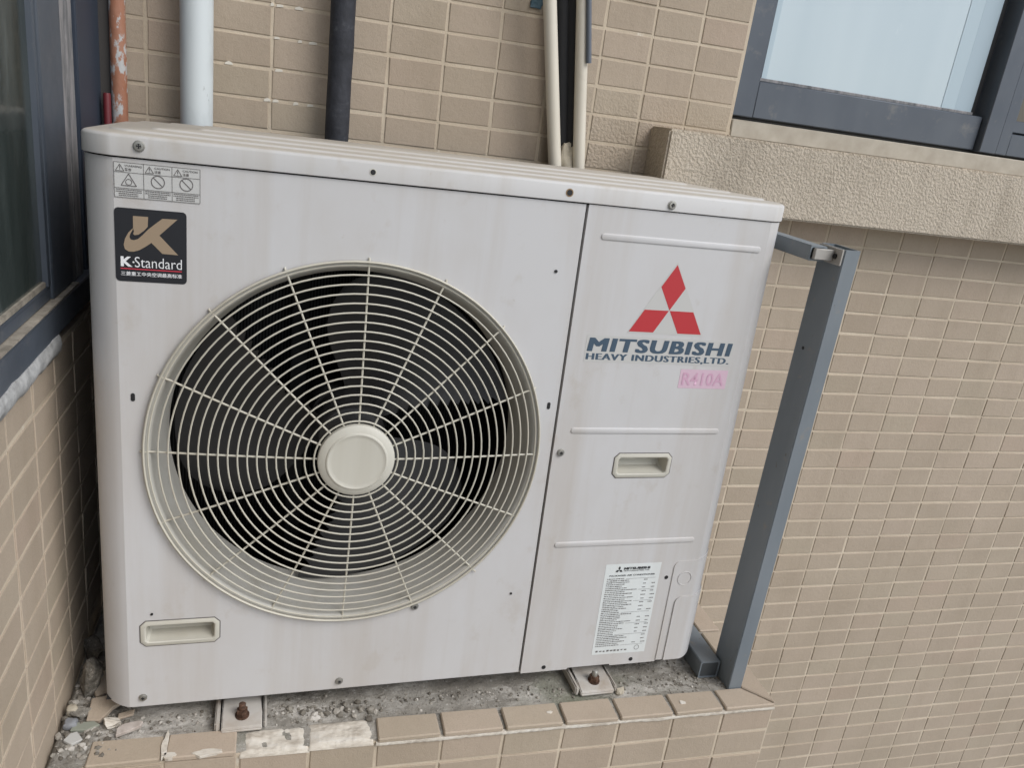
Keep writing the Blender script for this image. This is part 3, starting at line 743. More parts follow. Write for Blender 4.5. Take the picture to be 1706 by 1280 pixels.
# lower right valve cover: raised plate that follows the rounded corner
def prof_pt(s, off):
    if s <= W_ - RC: return (s, -0.0008 - off)
    d = s - (W_ - RC); P = [(W_ - a, b_ - 0.0008) for a, b_ in CQ] + [(W_, RC + 0.2)]
    for (xa, ya), (xb, yb) in zip(P, P[1:]):
        l = math.hypot(xb - xa, yb - ya)
        if d <= l:
            t = d / l; return (xa + (xb - xa) * t + off * (yb - ya) / l, ya + (yb - ya) * t - off * (xb - xa) / l)
        d -= l
def wrap_plate(name, s0, s1, z0, ztop, off, rc, m=PANEL, ns=26, nz=24):
    """ztop(s): outline of the upper edge"""
    bm = bmesh.new(); G = []
    for i in range(ns + 1):
        t = i / ns; s = s0 + (s1 - s0) * t * t if i else s0
        zt = ztop(s); col = []
        for j in range(nz + 1): 
            z = z0 + (zt - z0) * j / nz; x, y = prof_pt(s, off); col.append(bm.verts.new((x, y, z)))
        G.append(col)
    for i in range(ns):
        for j in range(nz): bm.faces.new((G[i][j], G[i + 1][j], G[i + 1][j + 1], G[i][j + 1]))
    rim = [G[0][j] for j in range(nz + 1)] + [G[i][nz] for i in range(1, ns + 1)]
    low = []
    for k, v in enumerate(rim):
        s = s0 if k <= nz else None
        low.append(v)
    back = []
    for v in rim:
        d = Vector((0, 0.0022, 0)) if v.co.x <= W_ - RC else Vector((-(v.co.x - (W_ - RC)), RC - v.co.y, 0)).normalized() * 0.0022
        back.append(bm.verts.new(v.co + d))
    for a, b_, c, d in zip(rim, rim[1:], back[1:], back): bm.faces.new((a, b_, c, d))
    return link(name, done(bm, name, 40), m, ac)
def zt_outer(s):
    r = 0.012; d = s - 0.8890
    base = 0.2 + (0.006 * min(1, max(0, (s - 0.93) / 0.03)))
    return base - r + math.sqrt(max(r * r - max(r - d, 0) ** 2, 0)) if d < r else base
def zt_inner(s):
    r = 0.012; d = s - 0.9030
    return 0.130 - r + math.sqrt(max(r * r - max(r - d, 0) ** 2, 0)) if d < r else 0.130
wrap_plate('valve_cover', 0.8890, 1.03, 0.0005, zt_outer, 0.0016, 0.012)
wrap_plate('valve_cover', 0.9030, 1.03, 0.0004, zt_inner, 0.0038, 0.012)
bm = bmesh.new(); tube(bm, [(0.913 + 0.0128 * math.cos(2 * math.pi * k / 32), -0.0026, 0.166 + 0.0128 * math.sin(2 * math.pi * k / 32)) for k in range(32)], 0.0008, 6, True)
link('knockout', done(bm, 'knockout', 50), PANEL, ac)

# bellmouth, fan, motor
bell = [(0.2745, -0.0001), (0.2742, -0.0032), (0.2725, -0.0048), (0.2695, -0.0052), (0.2668, -0.004), (0.2645, 0.0), (0.2610, 0.010), (0.2565, 0.024), (0.2530, 0.040), (0.2515, 0.055), (0.2515, 0.085)]
olathe('bellmouth', bell, FX, FZ, BELL, ac, 128, 40)
olathe('throat', [(0.2514, 0.0852), (0.2600, 0.0855), (0.2600, 0.095)], FX, FZ, DARKIN, ac, 96)
fan = olathe('fan', [(0.0001, 0.050), (0.030, 0.050), (0.046, 0.054), (0.052, 0.064), (0.053, 0.120), (0.0001, 0.122)], FX, FZ, BLADE, ac, 48)
fan['label'] = 'dark grey three blade propeller behind the wire grille'
bm0 = bmesh.new()
def blade(a_lead):
    bm = bmesh.new(); nr, na = 26, 22; G = []; r0, r1 = 0.045, 0.2455
    for i in range(nr + 1):
        t = i / nr; r = r0 + (r1 - r0) * t
        span = 64 + 22 * math.sin(math.pi * min(1, t * 0.75))
        start = a_lead + 16 * (1 - t) ** 1.4
        saw = 0.0
        if 0.15 < t < 0.92: saw = (4.2 if i % 2 else -1.4) * (0.12 / max(r, 0.1))
        row = []
        for j in range(na + 1):
            u = j / na; a = start + span * u
            if j == 0: a += saw
            # round off the tip on the trailing side
            rr = r - (0.030 * max(0, (u - 0.75) / 0.25) ** 2 * t)
            y = 0.122 - 0.062 * (1 - u) ** 1.0 * (0.75 + 0.25 * t) + 0.010 * math.sin(math.pi * u) * (1 - t)
            row.append(bm.verts.new((FX + rr * math.cos(R(a)), y, FZ + rr * math.sin(R(a)))))
        G.append(row)
    for i in range(nr):
        for j in range(na): bm.faces.new((G[i][j], G[i + 1][j], G[i + 1][j + 1], G[i][j + 1]))
    return link('blade', done(bm, 'blade', 70), BLADE, fan)
for a in (-106, 14, 134): blade(a)
rod('motor', FX, 0.13, 0.24, FZ, 0.055, DARKIN, ac, 32)
for s in (-1, 1): obox('motor_bracket', (FX + s * 0.07 - 0.012, FX + s * 0.07 + 0.012, 0.24, 0.25, 0.002, 0.778), DARKIN, ac, 0)
rod('fan_nut', FX - 0.006, 0.035, 0.05, FZ + 0.0, 0.010, ZINC, fan, 6)

# fan grille: rings, spokes, centre cap
def gy(r): return -0.0035 - 0.0235 * max(0, 1 - (r / 0.27) ** 1.5)
gr = bmesh.new()
tube(gr, [(FX + 0.2735 * math.cos(2 * math.pi * k / 120), -0.0075, FZ + 0.2735 * math.sin(2 * math.pi * k / 120)) for k in range(120)], 0.0019, 6, True)
gril = link('fan_grille', done(gr, 'fan_grille', 60), WIRE, ac); gril['label'] = 'ivory wire fan grille of concentric rings and spokes'
for i in range(18):
    r = 0.0577 + 0.0124 * i; n = 48 if r < 0.12 else 96
    wob = random.uniform(-0.0004, 0.0004)
    otube('ring_wire', [(FX + r * math.cos(2 * math.pi * k / n), gy(r) - 0.0012 + wob, FZ + r * math.sin(2 * math.pi * k / n)) for k in range(n)], 0.00122, WIRE, gril, 6, True)
for k in range(16):
    a = R(90 - 0.6 + 22.5 * k); ca, sa = math.cos(a), math.sin(a)
    pts = [(r, gy(r) + 0.0014) for r in (0.046, 0.08, 0.12, 0.16, 0.20, 0.235, 0.262)] + [(0.2735, -0.0045), (0.2775, -0.0022), (0.2772, 0.0012)]
    if k == 10: pts = [p for p in pts if p[0] < 0.27] + [(0.2735, -0.0045), (0.284, -0.0035)]
    otube('spoke_wire', [(FX + r * ca, y, FZ + r * sa) for r, y in pts], 0.00145, WIRE, gril, 6)
olathe('hub_cap', [(0.0001, -0.0345), (0.034, -0.0345), (0.0385, -0.0348), (0.0400, -0.0356), (0.0415, -0.0352), (0.0430, -0.0336), (0.0495, -0.0318), (0.0525, -0.0295), (0.0532, -0.026), (0.0528, -0.022)], FX, FZ, BEIGE, gril, 64, 25)

# feet with anchor bolts
def foot(x0, x1, boltm, nutm):
    bm = bmesh.new()
    xm = (x0 + x1) / 2
    # folded sheet: body, front lip, side flanges
    prism(bm, [(-0.034, -0.0362), (-0.0352, -0.031), (-0.033, -0.0275), (-0.012, -0.0225), (0.06, -0.0205), (0.06, -0.004), (0.063, -0.004), (0.063, -0.0362)], 'x', x0, x1)
    bmesh.ops.recalc_face_normals(bm, faces=bm.faces)
    bmesh.ops.bevel(bm, geom=bm.edges[:], offset=0.0016, segments=2, affect='EDGES')
    box(bm, x0 - 0.0095, x0 - 0.0025, -0.030, 0.06, -0.0362, -0.020, 0.0022, 2)
    box(bm, x1 + 0.002, x1 + 0.007, -0.030, 0.06, -0.0362, -0.024, 0.0018, 2)
    f = link('foot', done(bm, 'foot', 40), FOOTM, ac)
    bm = bmesh.new()
    z0 = -0.0245; by = -0.012
    tube(bm, [(xm, by, z0), (xm, by, z0 + 0.003)], 0.0105, 18)
    tube(bm, [(xm, by, z0 + 0.003), (xm, by, z0 + 0.012)], 0.0088, 6)
    link('nut', done(bm, 'nut', 30), nutm, f)
    otube('anchor_bolt', [(xm, by, z0 + 0.012), (xm, by, z0 + 0.0215), (xm, by, z0 + 0.0225)], 0.0052, boltm, f, 14, rfun=lambda i, n: 0.0052 if i < 2 else 0.0042)
foot(0.163, 0.221, RUST, RUST); foot(0.739, 0.800, ZINC, RUST)
# ---- stickers and lettering
Y1 = -0.0006
ws = plate('warning_sticker', [[(0.0372, 0.7335), (0.1312, 0.7335), (0.1312, 0.7737), (0.0372, 0.7737)]], Y1, 0.0005, CLEARST, ac)
ws['label'] = 'small three box warning sticker with triangle and prohibition signs'
def line(bm, x0, z0, x1, z1, w, y):
    d = Vector((x1 - x0, z1 - z0)); n = Vector((-d.y, d.x)).normalized() * w / 2
    vs = [bm.verts.new((a.x, y, a.y)) for a in (Vector((x0, z0)) - n, Vector((x1, z1)) - n, Vector((x1, z1)) + n, Vector((x0, z0)) + n)]
    bm.faces.new(vs)
bm = bmesh.new(); yy = Y1 - 0.0004; lw_ = 0.00055
for x in (0.0372, 0.0690, 0.1000, 0.1312): line(bm, x, 0.7335, x, 0.7737, lw_, yy)
for z in (0.7335, 0.7442, 0.7624, 0.7737): line(bm, 0.0372, z, 0.1312, z, lw_, yy - 0.00003)
def ringline(cx, cz, r, w):
    P = circ(cx, cz, r, 28)
    for a, b_ in zip(P, P[1:] + P[:1]): line(bm, *a, *b_, w, yy - 0.00002)
def tri(cx, z0, z1, hw, w):
    P = [(cx, z1), (cx - hw, z0), (cx + hw, z0)]
    for a, b_ in zip(P, P[1:] + P[:1]): line(bm, *a, *b_, w, yy - 0.00004)
for x in (0.0372, 0.0690, 0.1000):
    tri(x + 0.0063, 0.7638, 0.7714, 0.0046, 0.0007); line(bm, x + 0.0063, 0.7665, x + 0.0063, 0.7695, 0.0008, yy); line(bm, x + 0.0063, 0.7648, x + 0.0063, 0.7656, 0.0008, yy)
tri(0.0528, 0.7472, 0.7612, 0.0083, 0.0009); ringline(0.0528, 0.7515, 0.0033, 0.0008)
for cx in (0.0844, 0.1158): ringline(cx, 0.7543, 0.0072, 0.0010); line(bm, cx - 0.005, 0.7593, cx + 0.005, 0.7493, 0.0010, yy)
rs = random.Random(3)
for x in (0.0372, 0.0690, 0.1000):
    for z in (0.7425, 0.7402, 0.7379, 0.7357):
        u = x + 0.0015 + (0 if z > 0.7395 else 0.003); e = x + 0.0295 - (0 if z > 0.7395 else 0.004)
        while u < e:
            l = rs.uniform(0.0008, 0.0024); line(bm, u, z, min(u + l, e), z, 0.00105, yy); u += l + 0.0004
link('warning_signs', done(bm, 'warning_signs'), GREYINK, ws)
text('WARNING', 0.0486, 0.0672, 0.7690, 0.7713, yy, GREYINK, ws, offset=0.018); text('警告', 0.0487, 0.0560, 0.7642, 0.7676, yy, GREYINK, ws, offset=0.018)
for x in (0.0690, 0.1000):
    text('CAUTION', x + 0.0117, x + 0.0285, 0.7690, 0.7713, yy, GREYINK, ws, offset=0.018); text('注意', x + 0.0117, x + 0.0187, 0.7642, 0.7676, yy, GREYINK, ws, offset=0.018)

kp = plate('brand_sticker', [rrect(0.0358, 0.1158, 0.6325, 0.7212, 0.005)], Y1, 0.0006, PLATE, ac)
kp['label'] = 'black square sticker with bronze K mark and white lettering'
plate('mark', [[(0.1055, 0.712), (0.0887, 0.7117), (0.0784, 0.7027), (0.0723, 0.697), (0.0661, 0.6899), (0.0613, 0.6851), (0.0566, 0.6833), (0.0532, 0.6839), (0.052, 0.687), (0.053, 0.6908), (0.0555, 0.6954), (0.0559, 0.6979), (0.0508, 0.692), (0.047, 0.6844), (0.0454, 0.677), (0.0467, 0.6719), (0.0506, 0.6693), (0.0562, 0.6694), (0.063, 0.672), (0.0699, 0.6767), (0.0761, 0.6816), (0.0882, 0.6691), (0.1061, 0.6686), (0.0851, 0.6912)]], Y1 - 0.0004, 0.0002, GOLD, kp)
plate('mark', [[(0.0563, 0.7124), (0.073, 0.7125), (0.0723, 0.7007), (0.0682, 0.6957), (0.0621, 0.6905), (0.0574, 0.6895), (0.0561, 0.691), (0.0571, 0.694), (0.0562, 0.6978)]], Y1 - 0.0004, 0.0002, GOLD, kp)
yk = Y1 - 0.0005
text('K', 0.0417, 0.0545, 0.6508, 0.6630, yk, WHITEINK, kp, offset=0.045)
plate('mark', [circ(0.0557, 0.6566, 0.0011, 10)], yk, 0.0001, WHITEINK, kp)
text('Standard', 0.0572, 0.1102, 0.6506, 0.6634, yk, WHITEINK, kp, offset=-0.006)
plate('mark', [[(0.0414, 0.6476), (0.1102, 0.6476), (0.1102, 0.6489), (0.0414, 0.6489)]], yk, 0.0001, REDLINE, kp)
text('三菱重工中央空调最高标准', 0.0416, 0.1102, 0.6397, 0.6449, yk, WHITEINK, kp, offset=0.01)

YS = -0.0008 - 0.00028
plate('sticker_film', [[(0.790, 0.7085), (0.8535, 0.5975), (0.7265, 0.5975)]], YS, 0.0002, CLEARST, ac)
plate('sticker_film', [[(0.6635, 0.5505), (0.9140, 0.5505), (0.9140, 0.5915), (0.6635, 0.5915)]], YS, 0.0002, CLEARST, ac)
for pts in ([(0.790, 0.6352), (0.8103, 0.6700), (0.790, 0.7045), (0.7697, 0.6700)], [(0.7893, 0.6345), (0.7490, 0.6345), (0.7288, 0.6000), (0.7693, 0.6000)], [(0.7907, 0.6345), (0.8310, 0.6345), (0.8512, 0.6000), (0.8107, 0.6000)]):
    plate('logo_diamond', [pts], YS - 0.0002, 0.00015, REDINK, ac)
def bold(sx, x0, x1, z0, z1, y, m, par, wgt, n=4, **kw):
    for i in range(n):
        d = wgt * i / (n - 1)
        text(sx, x0 + d, x1 - wgt + d, z0, z1, y - 0.000012 * i, m, par, **kw)
for dz in (0, 1, 2):
    bold('MITSUBISHI', 0.6660, 0.9115, 0.5668 + dz * .0006, 0.5870 + dz * .0006, YS - 0.0002 - dz * 0.0001, NAVYINK, ac, 0.0044, 6, spacing=1.14, shear=0.08)
bold('HEAVY INDUSTRIES,LTD.', 0.6660, 0.9105, 0.5525, 0.5640, YS - 0.0002, NAVYINK, ac, 0.0022, 4, spacing=1.12)
pk = plate('refrigerant_sticker', [[(0.829, 0.5125), (0.9135, 0.5125), (0.9135, 0.5435), (0.829, 0.5435)]], YS, 0.0002, PINK, ac)
text('R410A', 0.834, 0.9085, 0.5175, 0.5385, YS - 0.0004, PINKINK, pk, offset=0.012)

rl = plate('rating_label', [[(0.7625, 0.0215), (0.8636, 0.0200), (0.8633, 0.1990), (0.7605, 0.2000)]], YS, 0.0002, LABEL, ac)
rl['label'] = 'white rating label full of small print near the base'
yr = YS - 0.0004
for dx, dz, P in ((0, 0, ((0, 0), (.0024, .0041), (0, .0082), (-.0024, .0041))), (0, 0, ((0, 0), (-.0048, 0), (-.0072, -.0041), (-.0024, -.0041))), (0, 0, ((0, 0), (.0048, 0), (.0072, -.0041), (.0024, -.0041)))):
    plate('mark', [[(0.7860 + a * .9, 0.1885 + b_ * .9) for a, b_ in P]], yr, 0.0001, BLKINK, rl)
text('MITSUBISHI', 0.7945, 0.8430, 0.1885, 0.1932, yr, BLKINK, rl, offset=0.05)
text('HEAVY INDUSTRIES, LTD.', 0.7945, 0.8425, 0.1850, 0.1873, yr, BLKINK, rl, offset=0.02)
text('PACKAGED AIR CONDITIONER', 0.7700, 0.8545, 0.1762, 0.1790, yr, BLKINK, rl, offset=0.02)
bm = bmesh.new(); z = 0.1715; k = 0
while z > 0.036:
    x = 0.7665; e = rs.uniform(0.795, 0.825)
    while x < e:
        l = rs.uniform(0.001, 0.0042); line(bm, x, z, min(x + l, e), z, rs.uniform(0.0011, 0.0018), yr); x += l + rs.uniform(0.0005, 0.0012)
    if k % 2:
        for xa in (0.834, 0.8505):
            if rs.random() < 0.8:
                x = xa + rs.uniform(0, 0.002)
                while x < xa + 0.007: l = rs.uniform(0.001, 0.003); line(bm, x, z, x + l, z, 0.0015, yr); x += l + 0.0006
    elif k % 3 == 0: line(bm, e + 0.003, z - 0.0006, 0.857, z - 0.0006, 0.0004, yr)
    z -= 0.0037; k += 1
for i in range(9):
    x = 0.769 + i * 0.0068; line(bm, x, 0.0275, x + rs.uniform(.003, .005), 0.0275 + rs.uniform(-.001, .001), rs.uniform(.002, .0036), yr)
P = circ(0.8465, 0.0305, 0.0045, 20)
for a, b_ in zip(P, P[1:] + P[:1]): line(bm, a[0], a[1], b_[0], b_[1], 0.0007, yr)
link('small_print', done(bm, 'small_print'), GREYINK, rl)

# ================================================================== STEEL FRAME beside the unit
fr = bpy.data.objects.new('steel_frame', None); COL.objects.link(fr); fr.location = (-0.548, -0.5, -0.683)
tag(fr, 'grey steel tube frame with an upright post at the ledge end', 'metal frame')
def fchild(name, me_o):
    me_o.parent = fr; me_o.matrix_parent_inverse = Matrix.Translation(-fr.location); return me_o
def sq_tube(name, x0, x1, y0, y1, z0, z1, ax, th=0.0025, m=STEEL):
    bm = bmesh.new()
    if ax == 'y':
        o = [(x0, z0), (x1, z0), (x1, z1), (x0, z1)]; i_ = [(x0 + th, z0 + th), (x1 - th, z0 + th), (x1 - th, z1 - th), (x0 + th, z1 - th)]
        mk = lambda p, t: (p[0], t, p[1]); t0, t1 = y0, y1
    else:
        o = [(x0, y0), (x1, y0), (x1, y1), (x0, y1)]; i_ = [(x0 + th, y0 + th), (x1 - th, y0 + th), (x1 - th, y1 - th), (x0 + th, y1 - th)]
        mk = lambda p, t: (p[0], p[1], t); t0, t1 = z0, z1
    R4 = [[bm.verts.new(mk(p, t)) for p in q] for t in (t0, t1) for q in (o, i_)]
    o0, i0, o1, i1 = R4
    for k in range(4):
        k2 = (k + 1) % 4
        for a, b_ in ((o0, o1), (i1, i0), (i0, o0), (o1, i1)): bm.faces.new((a[k], a[k2], b_[k2], b_[k]))
    bmesh.ops.recalc_face_normals(bm, faces=bm.faces)
    bmesh.ops.bevel(bm, geom=[e for e in bm.edges if e.calc_length() > 0.1], offset=0.0012, segments=2, affect='EDGES')
    return fchild(name, link(name, done(bm, name, 40), m))
sq_tube('post', -0.5605, -0.5335, -0.530, -0.470, -0.683, 0.113, 'z')
sq_tube('beam', -0.600, -0.5720, -0.503, 0.004, 0.089, 0.1115, 'y')
sq_tube('beam', -0.603, -0.5640, -0.495, 0.004, -0.6825, -0.648, 'y')
bm = bmesh.new(); box(bm, -0.6003, -0.5667, -0.4935, -0.4905, -0.6797, -0.6508); fchild('end_cap', link('end_cap', done(bm, 'end_cap'), mat('dark_end_cap', (0.05, 0.055, 0.058), 0.6)))
bm = bmesh.new(); box(bm, -0.5640, -0.5608, -0.5285, -0.472, 0.0885, 0.1125, 0.0006); box(bm, -0.596, -0.5643, -0.5110, -0.5040, 0.0925, 0.1085, 0.0006)
fchild('bracket', link('bracket', done(bm, 'bracket', 40), GALV))
for y in (-0.515, -0.494):
    bm = bmesh.new(); tube(bm, [(-0.5662, y, 0.1005), (-0.5638, y, 0.1005)], 0.0042, 6); fchild('bolt', link('bolt', done(bm, 'bolt'), BLACK))
bm = bmesh.new(); tube(bm, [(-0.5612, -0.492, -0.05), (-0.5602, -0.492, -0.05)], 0.0028, 10); fchild('rivet', link('rivet', done(bm, 'rivet'), BLACK))

# ================================================================== PIPES
def pipe(name, path, r, m, label, seg=24, rfun=None):
    return tag(otube(name, path, r, m, None, seg, rfun=rfun), label, 'pipe')
pipe('drain_pipe', [(-1.4985, -0.042, z) for z in (-0.68, 0, 0.6, 1.5)], 0.0255, PVC, 'thick white plastic drain pipe rising behind the unit', 40)
bm = bmesh.new()
pth = [(-1.2695 + 0.0015 * mnoise.noise((k * .3, 0, 0)), -0.036, -0.68 + k * 0.03) for k in range(74)]
tube(bm, pth, 0.0205, 28, rfun=lambda i, n: 0.0205 + 0.0012 * mnoise.noise((i * .5, 4, 4)))
tag(link('wrapped_pipe', done(bm, 'wrapped_pipe', 60), FOAM), 'dark navy wrapped pipe standing alone against the tiles', 'pipe')
pipe('fire_pipe', [(-1.6175, -0.03, z) for z in (-0.68, 0, 0.6, 1.5)], 0.0122, ORANGE, 'thin orange pipe with flaking paint in the wall corner', 24)
pipe('stub_pipe', [(-1.6335, -0.045, z) for z in (-0.68, 0, 0.181, 0.184)], 0.0058, DKRED, 'short dark red pipe end beside the orange pipe', 14, rfun=lambda i, n: .0058 if i < 3 else .005)
def sl(x0, z0, x1, z1, y, zs): return [(x0 + (x1 - x0) * (z - z0) / (z1 - z0), y, z) for z in zs]
P1 = sl(-0.9187, 0.431, -0.8678, 0.160, -0.05, (1.5, 0.9, 0.431, 0.160, 0.08)) + [(-0.856, -0.045, 0.05), (-0.855, -0.02, 0.03), (-0.855, 0.008, 0.025)]
pipe('condensate_pipe', P1, 0.0122, CREAM, 'cream plastic pipe left of the black foam bundle', 24)
P2 = sl(-0.8583, 0.4405, -0.8195, 0.1598, -0.05, (1.5, 0.9, 0.4405, 0.1598, 0.08)) + [(-0.809, -0.045, 0.05), (-0.808, -0.02, 0.03), (-0.808, 0.008, 0.025)]
pipe('condensate_pipe', P2, 0.0115, CREAM, 'cream plastic pipe right of the black foam bundle with cable end', 24)
for k, (xo, yo, r) in enumerate(((-0.0095, -0.022, 0.0165), (0.0125, -0.026, 0.0175))):
    pth = sl(-0.879 + xo, 0.439, -0.842 + xo, 0.19, yo, (1.5, 0.9, 0.6, 0.439, 0.3, 0.200, 0.17)) + [(-0.838 + xo, yo * .4, 0.15), (-0.838 + xo, 0.012, 0.14)]
    pipe('insulated_pipe', pth, r, FOAM2, ('black foam insulated pipe next to the left cream pipe', 'black foam insulated pipe next to the right cream pipe')[k], 24)
pipe('cable', sl(-0.8515, 0.4394, -0.8345, 0.339, -0.0635, (1.5, 0.9, 0.4394, 0.345, 0.339)), 0.005, CABLE, 'grey blue cable strapped to the right cream pipe', 12)
def hull(name, c, dims, m, seed, rot=(0, 0, 0), n=26, cuts=2):
    rr = random.Random(seed); bm = bmesh.new()
    for _ in range(n): bm.verts.new([rr.uniform(-1, 1) * d for d in dims])
    res = bmesh.ops.convex_hull(bm, input=bm.verts[:])
    bmesh.ops.delete(bm, geom=[v for v in bm.verts if not v.link_faces], context='VERTS')
    bmesh.ops.subdivide_edges(bm, edges=bm.edges[:], cuts=cuts, use_grid_fill=True); bmesh.ops.triangulate(bm, faces=bm.faces[:])
    k = min(dims)
    for v in bm.verts: v.co += Vector((mnoise.noise(v.co / k * 2.2), mnoise.noise(v.co / k * 2.2 + Vector((9, 0, 0))), mnoise.noise(v.co / k * 2.2 + Vector((0, 9, 0))))) * k * 0.22
    M = Matrix.Translation(c) @ (Matrix.Rotation(rot[2], 4, 'Z') @ Matrix.Rotation(rot[1], 4, 'Y') @ Matrix.Rotation(rot[0], 4, 'X'))
    bmesh.ops.transform(bm, matrix=M, verts=bm.verts)
    return link(name, done(bm, name), m)
def rock(name, c, dims, m, seed, rot=(0, 0, 0), sub=2, amp=0.25, parent=None, flat=True):
    bm = bmesh.new(); bmesh.ops.create_icosphere(bm, subdivisions=sub, radius=1.0)
    for v in bm.verts:
        d = v.co.normalized(); k = 1 + amp * mnoise.noise(d * 1.7 + Vector((seed, 0, 0))) + amp * .5 * mnoise.noise(d * 4.5 + Vector((0, seed, 0)))
        q = Vector([math.copysign(abs(t) ** 0.6, t) for t in d]) * k
        v.co = Vector((q.x * dims[0], q.y * dims[1], q.z * dims[2]))
    M = Matrix.Translation(c) @ (Matrix.Rotation(rot[2], 4, 'Z') @ Matrix.Rotation(rot[1], 4, 'Y') @ Matrix.Rotation(rot[0], 4, 'X'))
    bmesh.ops.transform(bm, matrix=M, verts=bm.verts)
    return link(name, done(bm, name, None if flat else 60), m, parent)
tag(rock('putty', (-0.8445, -0.034, 0.170), (0.015, 0.014, 0.030), PUTTY, 5, sub=3, amp=0.5, flat=False), 'lump of cream putty sealing the foam pipes into the wall', 'putty')
bm = bmesh.new(); rc = random.Random(5)
for z in [0.051 * k for k in range(3, 10)]:
    for x, wd in ((-1.455, .018), (-1.388, .010), (-1.374, .014), (-1.338, .012), (-1.318, .016)):
        if rc.random() < .6:
            x += rc.uniform(-.004, .004); wd *= rc.uniform(.6, 1.2)
            prism(bm, [(x - wd / 2, z - .002 - rc.uniform(0, .002)), (x + wd / 2, z - .002), (x + wd / 2 - .001, z + .0015), (x, z + .0015 + rc.uniform(0, .002)), (x - wd / 2 + .001, z + .001)], 'y', 0.0004, 0.003)
link('mortar_chips', done(bm, 'mortar_chips'), mat('white_chips', (0.66, 0.62, 0.54), 0.9), wall)
rock('paint_splash', (-0.928, -0.002, 0.43), (0.012, 0.003, 0.010), BLUEP, 2, sub=2, amp=0.6, parent=wall)

# ================================================================== RUBBLE on the ledge
LT = -0.681
def shard(name, c, pts, th, m, label, rot=(0, 0, 0), cat='shard', group=None):
    bm = bmesh.new(); prism(bm, pts, 'z', 0, th); bmesh.ops.recalc_face_normals(bm, faces=bm.faces)
    bmesh.ops.bevel(bm, geom=bm.edges[:], offset=min(0.0008, th * .2), segments=1, affect='EDGES')
    M = Matrix.Translation(c) @ (Matrix.Rotation(rot[2], 4, 'Z') @ Matrix.Rotation(rot[1], 4, 'Y') @ Matrix.Rotation(rot[0], 4, 'X'))
    bmesh.ops.transform(bm, matrix=M, verts=bm.verts)
    return tag(link(name, done(bm, name), m), label, cat)
tag(hull('concrete_chunk', (-1.611, -0.428, LT + 0.030), (0.0145, 0.020, 0.042), DKCONC, 8, (0.1, 0.16, 0.3)), 'upright jagged grey concrete chunk between side wall and unit', 'rubble')
tag(hull('concrete_chunk', (-1.617, -0.478, LT + 0.006), (0.017, 0.012, 0.008), CONC, 17, (0, 0.2, 0.4)), 'flat grey concrete chunk among the shards by the side wall', 'rubble')
tag(hull('concrete_chunk', (-1.625, -0.34, LT + 0.014), (0.013, 0.024, 0.018), DKCONC, 27, (0, 0, 0.4)), 'dark concrete lump in the shaded gap behind the upright chunk', 'rubble')
tag(hull('concrete_chunk', (-1.5685, -0.500, LT + 0.005), (0.0125, 0.0095, 0.008), MORTAR, 41, (0.2, 0.3, 0.7)), 'speckled pale mortar lump beside the pinkish shard', 'rubble')
tag(rock('pebble', (-1.6265, -0.474, LT + 0.009), (0.0075, 0.007, 0.008), PUTTY, 51, (0, 0, 0), 3, 0.25, flat=False), 'round cream pebble against the side wall', 'pebble')
tag(rock('pebble', (-1.6235, -0.499, LT + 0.006), (0.009, 0.008, 0.007), mat('blue_grey_stone', (0.22, 0.225, 0.235), 0.75), 61, (0, 0, 0), 3, 0.25, flat=False), 'smooth blue grey pebble near the side wall', 'pebble')
PINKST = mat('pinkish_stone', (0.46, 0.41, 0.36), 0.85, build=lambda nt, b: setc(nt, b, ramp(nt, noise(nt, pos(nt), 90, 5), [(0.3, (0.36, 0.31, 0.27)), (0.7, (0.54, 0.48, 0.43))]))); GREENST = mat('grey_green_stone', (0.24, 0.25, 0.20), 0.8)
WHST = mat('pale_stone', (0.45, 0.44, 0.41), 0.85)
shard('tile_shard', (-1.582, -0.472, LT + 0.004), [(-0.026, -0.018), (-0.008, -0.024), (0.010, -0.004), (0.026, 0.004), (0.018, 0.020), (-0.018, 0.022)], 0.007, TILE, 'broken beige tile shard at the unit corner', (0.12, -0.05, 0.2))
shard('tile_shard', (-1.597, -0.420, LT + 0.006), [(-0.016, -0.022), (0.018, -0.018), (0.020, 0.020), (-0.014, 0.022)], 0.007, TILE, 'beige tile shard lying behind the upright concrete chunk', (0.25, 0.1, 0.5))
shard('tile_shard', (-1.604, -0.504, LT + 0.002), [(-0.018, -0.006), (0.004, -0.009), (0.020, -0.002), (0.012, 0.006), (-0.014, 0.008)], 0.005, GREENST, 'thin grey green stone shard beside the blue grey pebble', (0.1, 0, 0.1))
shard('tile_shard', (-1.614, -0.527, LT + 0.002), [(-0.012, -0.004), (0.0, -0.012), (0.013, -0.003), (0.002, 0.012), (-0.006, 0.008)], 0.005, WHST, 'small pale diamond shaped stone shard near the side wall', (0.05, 0.1, 0))
shard('tile_shard', (-1.542, -0.516, LT + 0.002), [(-0.018, -0.010), (0.014, -0.001), (0.018, 0.007), (0.012, 0.010), (-0.008, 0.009), (-0.017, 0.003)], 0.006, PINKST, 'pinkish white angular shard on the ledge by the rim tiles', (0.12, -0.03, 0.12))
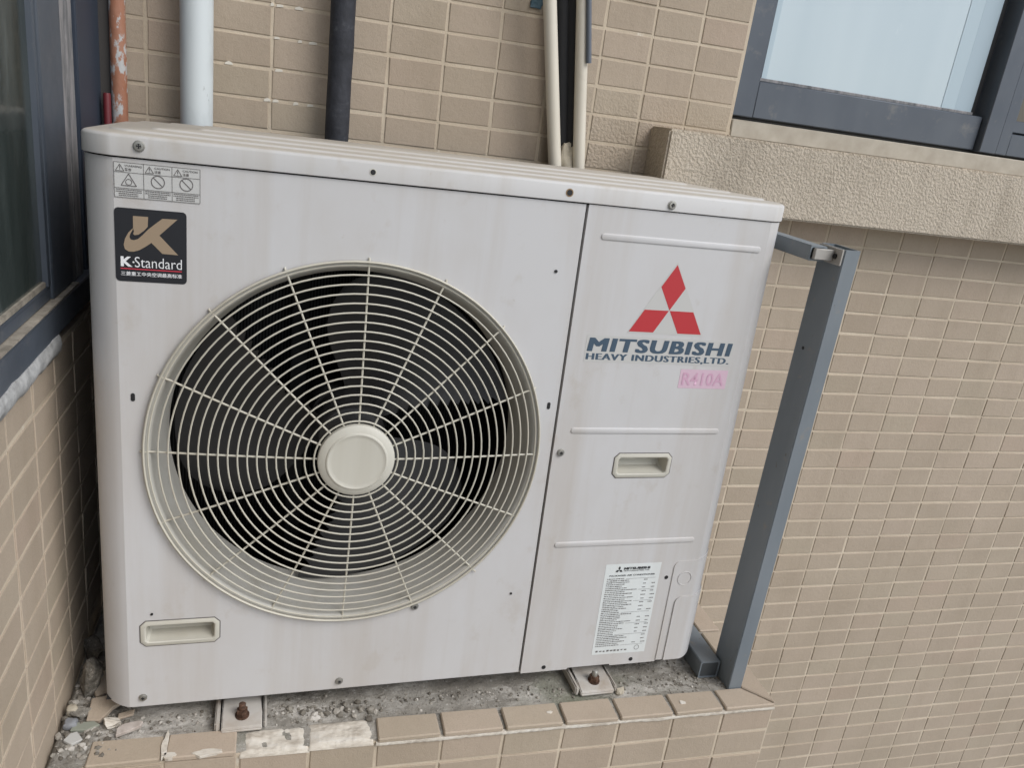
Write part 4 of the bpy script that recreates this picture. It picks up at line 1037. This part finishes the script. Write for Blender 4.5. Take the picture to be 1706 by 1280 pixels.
shard('tile_shard', (-1.553, -0.487, LT + 0.002), [(-0.012, -0.004), (0.010, -0.004), (0.014, 0.005), (-0.008, 0.006)], 0.004, TILE, 'narrow brown tile sliver under the unit corner', (0.1, 0, 0.35))
tag(hull('concrete_chunk', (-0.764, -0.516, LT + 0.001), (0.010, 0.006, 0.005), PUTTY, 71, (0, 0, 0.3)), 'pale mortar crumb beside the right foot bracket', 'rubble')
# loose grit nobody could count
rg = random.Random(11); bm = bmesh.new()
def grit(x, y, s):
    t = bmesh.new(); bmesh.ops.create_icosphere(t, subdivisions=1, radius=s)
    for v in t.verts: v.co = Vector((v.co.x * rg.uniform(.6, 1.3), v.co.y * rg.uniform(.6, 1.3), v.co.z * rg.uniform(.4, 1.0)))
    bmesh.ops.transform(t, matrix=Matrix.Translation((x, y, LZ + ledge_h(x, y) + s * .3)) @ Matrix.Rotation(rg.uniform(0, 6), 4, 'Z'), verts=t.verts); merge(bm, t)
for _ in range(420): grit(rg.uniform(-1.635, -1.55), rg.uniform(-0.56, -0.36), rg.choice((.0012, .0018, .0025, .004, .0055)))
for _ in range(420): grit(rg.uniform(-1.56, -0.56), rg.gauss(-0.497, 0.010), rg.choice((.0009, .0014, .002, .003)))
for _ in range(70): grit(rg.gauss(-1.27, 0.055), rg.gauss(-0.505, 0.012), rg.choice((.002, .003, .006)))
for _ in range(110): grit(rg.uniform(-0.72, -0.55), rg.uniform(-0.525, -0.44), rg.choice((.001, .0015, .0022)))
for _ in range(200): grit(rg.uniform(-1.55, -0.56), rg.uniform(-0.528, -0.48), rg.choice((.0008, .0012, .0018)))
GRIT = mat('mixed_grit', (0.3, 0.28, 0.25), 0.95, spec=0.2, build=lambda nt, b: setc(nt, b, ramp(nt, N(nt, 'NewGeometry').outputs['Random Per Island'], [(0.0, (0.12, 0.105, 0.085)), (0.45, (0.24, 0.22, 0.185)), (0.85, (0.36, 0.33, 0.285)), (1.0, (0.52, 0.49, 0.44))])))
tag(link('grit', done(bm, 'grit'), GRIT, kind='stuff'), 'loose grey grit and mortar crumbs scattered on the ledge', 'grit')

# ------------------------------------------------------------------ render settings
S.render.engine = 'CYCLES'
S.cycles.max_bounces = 8
